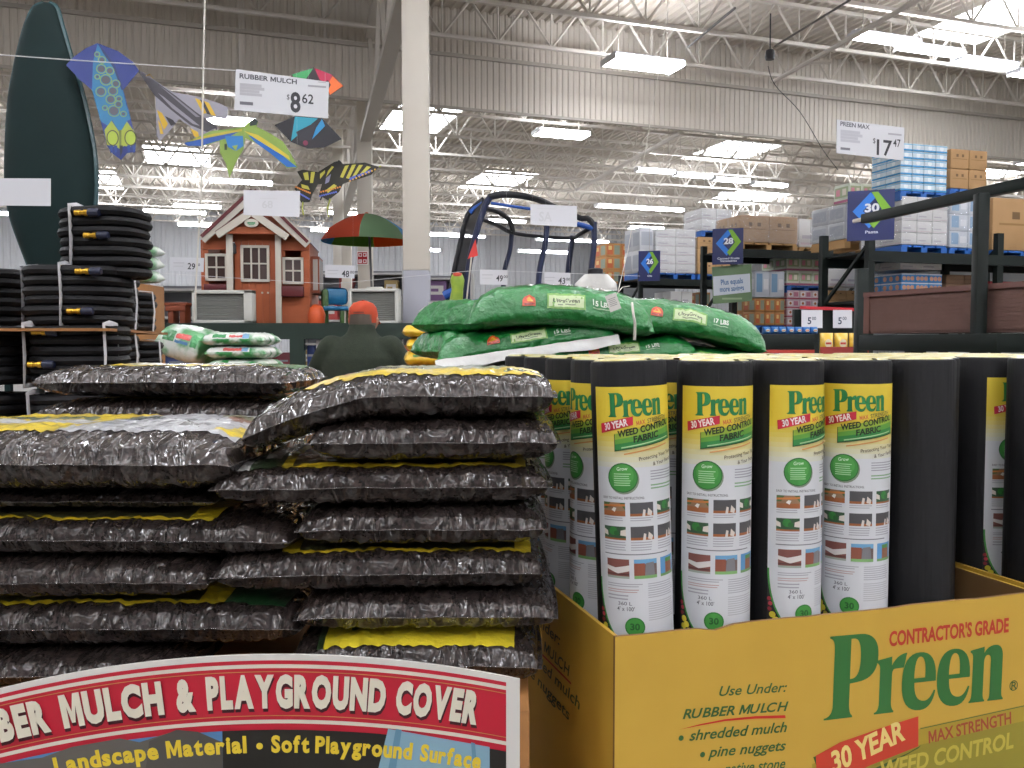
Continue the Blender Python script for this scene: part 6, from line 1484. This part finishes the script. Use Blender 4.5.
# rack under sign 26
o26 = at(640, 342, 19.4); z26 = at(0, 279, 19.6).z
rack(V((o26.x, o26.y, 0)), 1, [1.5, z26], 'dark green pallet rack with the white banded load, farthest along the aisle signs', 2.9)
load(657, 697, 229, 273, 19.5, 2, 2, 5, 'white', 'white carton with pale red bands in the wrapped load over sign 26', 'white banded load', 'blue', True, on=z26); load(641, 655, 229, 274, 19.4, 1, 2, 2, 'grey', 'film wrapped carton left of the white banded load', 'grey load above sign 26', 'blue', on=z26)
load(672, 694, 291, 305, 19.7, 2, 2, 1, 'white', 'white carton on the low shelf right of sign 26', 'low white load', 'blue'); load(701, 712, 292, 306, 20.3, 1, 2, 1, 'orange', 'orange carton on the low shelf left of sign 28', 'low orange load', 'blue')
load(699, 735, 234, 271, 19.85, 2, 2, 3, 'tan', 'tan carton in the load behind sign 28', 'tan load behind sign 28', 'blue', on=z26); load(703, 733, 206, 228, 19.85, 2, 1, 2, 'white', 'white carton on the topmost blue pallet behind sign 28', 'topmost white load', 'blue', True, on=z26 + .142 + 37 / FPX * 19.85)
load(607, 637, 243, 283, 24.0, 2, 1, 3, 'orange', 'orange and white carton left of sign 26', 'orange and white load', None)
b = MB(); q = at(622, 284, 24.0); b.span((-1.2, -.2, 0), (1.2, 1.2, q.z - .02)); tag(b.build('goods_stack', mat('grey_stack', '#74777a', .6), loc=(q.x + .2, q.y, 0)), 'grey stack of goods under the orange and white cartons', 'stack')
# rack under sign 30
o30 = at(868, 342, 11.5); z30 = at(0, 254, 11.9).z
rack(V((o30.x, o30.y, 0)), 2, [2.05, z30], 'dark green pallet rack with the blue and white cartons, behind the brown deck box', 2.1, .95, z30 + .3)
load(905, 951, 199, 247, 11.9, 3, 2, 4, 'white', 'white carton in the shrink wrapped load behind the rail', 'white wrapped load', 'blue', True, on=z30); load(953, 990, 196, 246, 12.3, 2, 2, 3, 'pale', 'pale blue carton in the wrapped load right of the white one', 'pale blue load', 'blue', True, on=z30)
load(904, 951, 142, 189, 11.9, 4, 2, 6, 'bluewhite', 'blue and white carton in the high load below the price card', 'blue and white load', 'blue', False, .58, .012); load(954, 991, 148, 187, 12.3, 2, 2, 2, 'tan', 'brown carton of the high load at the right', 'brown high load', 'blue')
load(996, 1060, 195, 247, 12.6, 1, 1, 1, 'tan', 'very large tan carton cut off by the right edge', 'large tan load', 'blue', on=z30)
load(905, 946, 273, 291, 11.9, 3, 2, 2, 'cans', 'blue tray of canned goods under the rack beam', 'blue can trays', 'blue', on=2.05); load(904, 946, 260, 268.5, 11.85, 2, 2, 1, 'white', 'white carton lying on the blue can trays', 'white cartons on the can trays', None); load(950, 986, 272, 290, 12.2, 2, 2, 2, 'brown', 'brown carton with a yellow tag beside the can trays', 'brown tagged load', 'blue', on=2.05); load(994, 1050, 279, 292, 12.6, 3, 2, 1, 'red', 'red carton under the rack beam at the right edge', 'red load', 'blue', on=2.05)
load(832, 866, 268, 286, 12.9, 2, 2, 1, 'white', 'white carton behind the rack end frame under sign 30', 'white load under sign 30', None, False, .25); load(832, 866, 290, 326, 12.9, 2, 2, 4, 'tan', 'brown carton behind the right hand price card', 'brown load under sign 30', None, False, .25); load(848, 900, 203, 238, 13.2, 2, 2, 2, 'grey', 'film wrapped carton behind sign 30', 'grey load behind sign 30', 'tan', True)
load(852, 878, 182, 201, 14.5, 2, 1, 1, 'green', 'pale green carton above sign 30', 'pale green load above sign 30', None, False, .4)
# ---- aisle signs
def aisle_sign(c, num, word, Y, yaw, label):
    cx = sum(p[0] for p in c) / 4; cy = sum(p[1] for p in c) / 4; P = Tilt(cx, cy, Y, yaw); t = thing('hanging_aisle_sign', label, 'aisle sign', P.o)
    q = P.L(c); xs = [p[0] for p in q]; ys = [p[1] for p in q]; w, h = (max(xs) - min(xs)) / 2, (max(ys) - min(ys)) / 2 * .97
    b = MB(); b.prism(rc(-w, -h, w, h), P.fn, -.012, 0); b.build('panel', mat('sign_navy', '#18245e', .4), t)
    A = Art(); g = lambda pts, col: A.poly(ccw([(x * w, y * h) for x, y in pts]), col)
    g([(-.78, .18), (-.02, .92), (.20, .70), (-.34, .18), (.16, -.30), (-.06, -.52)], '#2f7fe0'); g([(.02, .92), (.30, .92), (.86, .24), (.14, -.52), (-.06, -.33), (.46, .22)], '#7db52e')
    A.text(num, (-.26 * w, .14 * h), (.36 * w, .14 * h), .31 * h, '#eef0f6', .04)
    for k, line in enumerate(word): hw = .055 * len(line); A.text(line, (-hw * w + .05 * w, (-.72 - k * .14) * h), (hw * w + .05 * w, (-.72 - k * .14) * h), .11 * h, '#dfe3f0', .02)
    b = MB(); A.emit(b, P.fn, 0, .002, .0012); b.build('printing', A.mats(), t); b = MB(); b.tube([P.fn(0, h, -.006), P.fn(0, h + .5, -.006)], .004, 5); b.build('hanging_line', M_steel2, t)
aisle_sign([(847, 195), (893.5, 188), (893.5, 236), (849, 242)], '30', ['Pasta'], 11.0, -22, 'blue aisle sign numbered 30 behind the green rail')
aisle_sign([(712.5, 231.5), (742, 227), (743, 262), (713.5, 265)], '28', ['Canned Fruits', 'Vegetables'], 15.0, -18, 'blue aisle sign numbered 28 above the green banner')
aisle_sign([(638.5, 253), (659, 250), (660, 279), (639.5, 281.5)], '26', ['Oils'], 18.9, -14, 'blue aisle sign numbered 26 above the green bags')
P = Tilt(732, 284, 15.1, -8); t = thing('hanging_banner', 'green banner with a white panel about savings below sign 28', 'banner', P.o); c = [(712, 267), (751.5, 264), (752, 301), (713, 304)]
b = MB(); b.prism(ccw(P.L(c)), P.fn, -.01, 0); b.build('cloth', mat('banner_green', '#5f7a58', .5, var=(2, '#6d8a60', .2)), t)
A = Art(); A.poly(ccw(P.L([(713, 276.5), (750, 273.5), (750.5, 292), (713.5, 296)])), '#d3dbe4'); A.text('Plus equals', P.l(721, 285), P.l(743, 283), P.hh(730, 285, 5.2), '#3f6fa8', .02); A.text('more savings', P.l(720, 292), P.l(744, 290), P.hh(730, 292, 5.2), '#3f6fa8', .02); A.lines(*P.l(722, 299.6), *P.l(742, 297.4), 1, '#9ab08a', .9, 0)
b = MB(); A.emit(b, P.fn, 0, .002, .0012); b.build('printing', A.mats(), t)
# ---- price cards under a red strip
st_ = thing('price_strip', 'red strip with two white price cards marked five in front of the pink cartons', 'price strip', (0, 0, 0)); p0, p1 = at(800, 307.5, 10.2), at(854, 309.5, 10.2)
MB().bar(p0, p1, .02, .035).build('rail', mat('red_strip', '#b8202c', .4), st_)
for x0_, x1_ in ((801.5, 822.5), (833, 852)):
    Pq = Tilt((x0_ + x1_) / 2, 317, 10.18, 0); b = MB(); b.prism(ccw([(x - Pq.o.x * 0, y) for x, y in Pq.L([(x0_, 310), (x1_, 310), (x1_, 328), (x0_, 328)])]), Pq.fn, -.004, 0)
    o = b.build('price_card', ink('#dcdce2'), st_, loc=Pq.o); A = Art(); xm = (x0_ + x1_) / 2
    A.text('5', Pq.l(xm - 4.5, 324), Pq.l(xm - .8, 324), Pq.hh(xm, 320, 6.5), '#3a4258', .02); A.text('00', Pq.l(xm, 320), Pq.l(xm + 4, 320), Pq.hh(xm, 320, 3.2), '#3a4258', .01); b = MB(); A.emit(b, Pq.fn, 0, .0015, .001); b.build('printing', A.mats(), o)
tag(MB().span((p0.x - .05, 10.25, 0), (p1.x + .1, 10.32, p0.z - .02)).build('strip_stand', M_rack), 'dark green stand carrying the red price strip', 'stand')
# ---- chip bags in trays
M_chipy = mat('yellow_chip_bag', '#e0b428', .3, coat=.6, var=(8, '#ecd070', .15), bump=(9, .5, .03)); M_chipb = mat('blue_chip_bag', '#2a6cb8', .3, coat=.6, var=(8, '#4a8ad0', .15), bump=(9, .5, .03))
tray = thing('snack_tray', 'dark red tray holding yellow snack bags left of the brown slab', 'tray', (X(820, 8.6), 8.6, 0)); wz = X(866, 8.6) - X(818, 8.6); zt_ = at(0, 354, 8.6).z
MB().span((0, 0, zt_ - .02), (wz, .42, zt_), 0).build('base', mat('tray_red', '#8a2a24', .5), tray); MB().span((0, -.01, zt_ - .02), (wz, .01, zt_ + .07)).build('front_lip', mat('tray_red', '#8a2a24', .5), tray); MB().span((.02, .05, 0), (wz - .02, .4, zt_ - .02)).build('stand', M_rack, tray)
def chip(c, w, h, m, label, group):
    secs = []
    for s_ in [k / 10 for k in range(11)]:
        d = .055 * math.sin(math.pi * min(max(s_, .02), .98)) ** .6 + .003; ww = w / 2 * (1 - .06 * math.sin(math.pi * s_)); secs.append([V((ww * math.copysign(abs(math.cos(a)) ** .6, math.cos(a)), d * math.sin(a), s_ * h)) for a in [2 * math.pi * k / 20 for k in range(20)]])
    b = MB(); b.loft(secs); A = Art(); A.disc(0, h * .5, w * .26, '#d8d2b0', ry=h * .2, n=14); A.rect(-w * .2, h * .45, w * .2, h * .55, '#b8342c', 4, 1)
    A.emit(b, lambda x, y, h_: V((x, -.060 - h_, y)), 1, .001, .001); o = b.build('snack_bag', [m] + A.mats(), loc=c); return tag(o, label, 'snack bag', group)
for i in range(3): chip((X(826 + i * 14.5, 8.75), 8.75, zt_ + .001), .135, .205, M_chipy, ('leftmost of the three yellow snack bags in the red tray', 'middle yellow snack bag in the red tray', 'rightmost yellow snack bag, next to the brown slab')[i], 'yellow snack bags in the red tray')
bs = thing('snack_shelf', 'dark green low shelf with blue snack bags left of the yellow ones', 'shelf', (X(758, 9.2), 9.2, 0)); zq = at(0, 334, 9.2).z; wq = X(814, 9.2) - X(758, 9.2)
MB().span((0, 0, zq - .17), (wq, .5, zq), 0, .004).build('top', M_rack, bs); MB().span((0, .02, .0), (.05, .48, zq - .17)).build('leg', M_rack, bs); MB().span((wq - .05, .02, .0), (wq, .48, zq - .17)).build('leg', M_rack, bs); MB().span((0, -.012, zq - .2), (wq, .0, zq - .165)).build('price_rail', mat('rail_red', '#a8382c', .5), bs)
for i in range(7): o = chip((X(762, 9.3) + .04 + i * .083, 9.3, zq + .001), .08, .075, M_chipb, 'blue snack bag lying in the row on the dark green shelf', 'blue snack bags on the dark green shelf')
# ---- near rack with the brown slab
nr = thing('guard_rack', 'near dark green rack with a sloping rail and post at the right edge', 'rack', (0, 0, 0))
pr0, pr1 = at(864, 219, 6.15), at(1030, 183, 4.75)
d = (pr1 - pr0).normalized(); pr1.z = pr0.z = (pr0.z + pr1.z) / 2
pr0 = at(864, 219, (pr0.z - CAMZ) / ((342 - 219) / FPX)); pr1 = at(1030, 182.5, (pr0.z - CAMZ) / ((342 - 182.5) / FPX)); dd = (pr1 - pr0).normalized()
MB().bar(pr0, pr1 + dd * 1.5, .055, .062, 0, (0, 0, 1), .006).build('top_rail', M_rack, nr)
pp = at(979, 300, pr1.y + .22); MB().span((pp.x - .032, pp.y - .032, 0), (pp.x + .032, pp.y + .032, pr0.z - .03), 0, .006).build('post', M_rack, nr)
q = at(899, 300, pr0.y - .15); MB().span((q.x - .04, q.y + .6, 0), (q.x + .04, q.y + .68, pr0.z - .3), 0, .006).build('post', M_rack, nr)
MB().tube([pr0, pr0 - dd * .12], .014, 8).build('rail_pin', M_steel, nr)
zb_ = CAMZ + .055
w0, w1 = at(893, 345, 5.9), at(1040, 345, 4.6); MB().bar(V((w0.x, w0.y, zb_ - .06)), V((w1.x, w1.y, zb_ - .06)), .5, .10, 0, (0, 0, 1), .005).build('shelf_beam', M_rack, nr)
for p_ in (w0, w1): MB().span((p_.x + .1, p_.y - .05, 0), (p_.x + .2, p_.y + .05, zb_ - .11)).build('post', M_rack, nr)
M_slab = mat('brown_slab', '#6d524a', .6, var=(14, '#61463e', .3)); 
bx_ = thing('deck_box', 'long brown ribbed deck box on the near dark green rack', 'deck box', (0, 0, 0))
a = at(868, 340, 5.75); c = at(1036, 340, 4.62); a.z = c.z = 0; e = (c - a).normalized(); nrm = V((-e.y, e.x, 0)); nrm = nrm if nrm.y > 0 else -nrm
za, zc_ = zb_, zb_ + .262
b = MB(); fnb = lambda x, y, h: a + e * x - nrm * h + V((0, 0, y)); Lb = (c - a).length + .6
b.prism([(0, za), (Lb, za), (Lb, zc_ - .02), (0, zc_ - .02)], fnb, -.5, 0)
for i in range(9): z = za + .015 + i * (zc_ - za - .05) / 9; b.prism([(.01, z), (Lb - .01, z), (Lb - .01, z + .022), (.01, z + .022)], fnb, 0, .007)
b.build('box_body', M_slab, bx_)
b = MB(); b.prism([(-.03, zc_ - .025), (Lb, zc_ - .025), (Lb, zc_ + .005), (-.03, zc_ + .005)], fnb, -.53, .02); b.build('lid', mat('brown_lid', '#70504a', .55), bx_)
b = MB(); b.prism([(-.03, za), (.02, za), (.02, zc_ - .02), (-.03, zc_ - .02)], fnb, -.5, .014); b.build('corner_strip', mat('brown_edge', '#6b4a42', .6), bx_)
# ------------------------------------------------------------------ render look
w = bpy.data.worlds.new('world'); SC.world = w; w.use_nodes = True
w.node_tree.nodes['Background'].inputs['Color'].default_value = (.9, .93, 1, 1)
w.node_tree.nodes['Background'].inputs['Strength'].default_value = .3
SC.view_settings.view_transform = 'Standard'
SC.view_settings.look = 'None'
SC.view_settings.gamma = 1
SC.view_settings.use_curve_mapping = False
SC.view_settings.exposure = 0.15
try:
    SC.cycles.use_denoising = True
    SC.cycles.max_bounces = 6
    SC.cycles.diffuse_bounces = 4
    SC.cycles.sample_clamp_indirect = 6
except Exception: pass
bpy.context.view_layer.update()
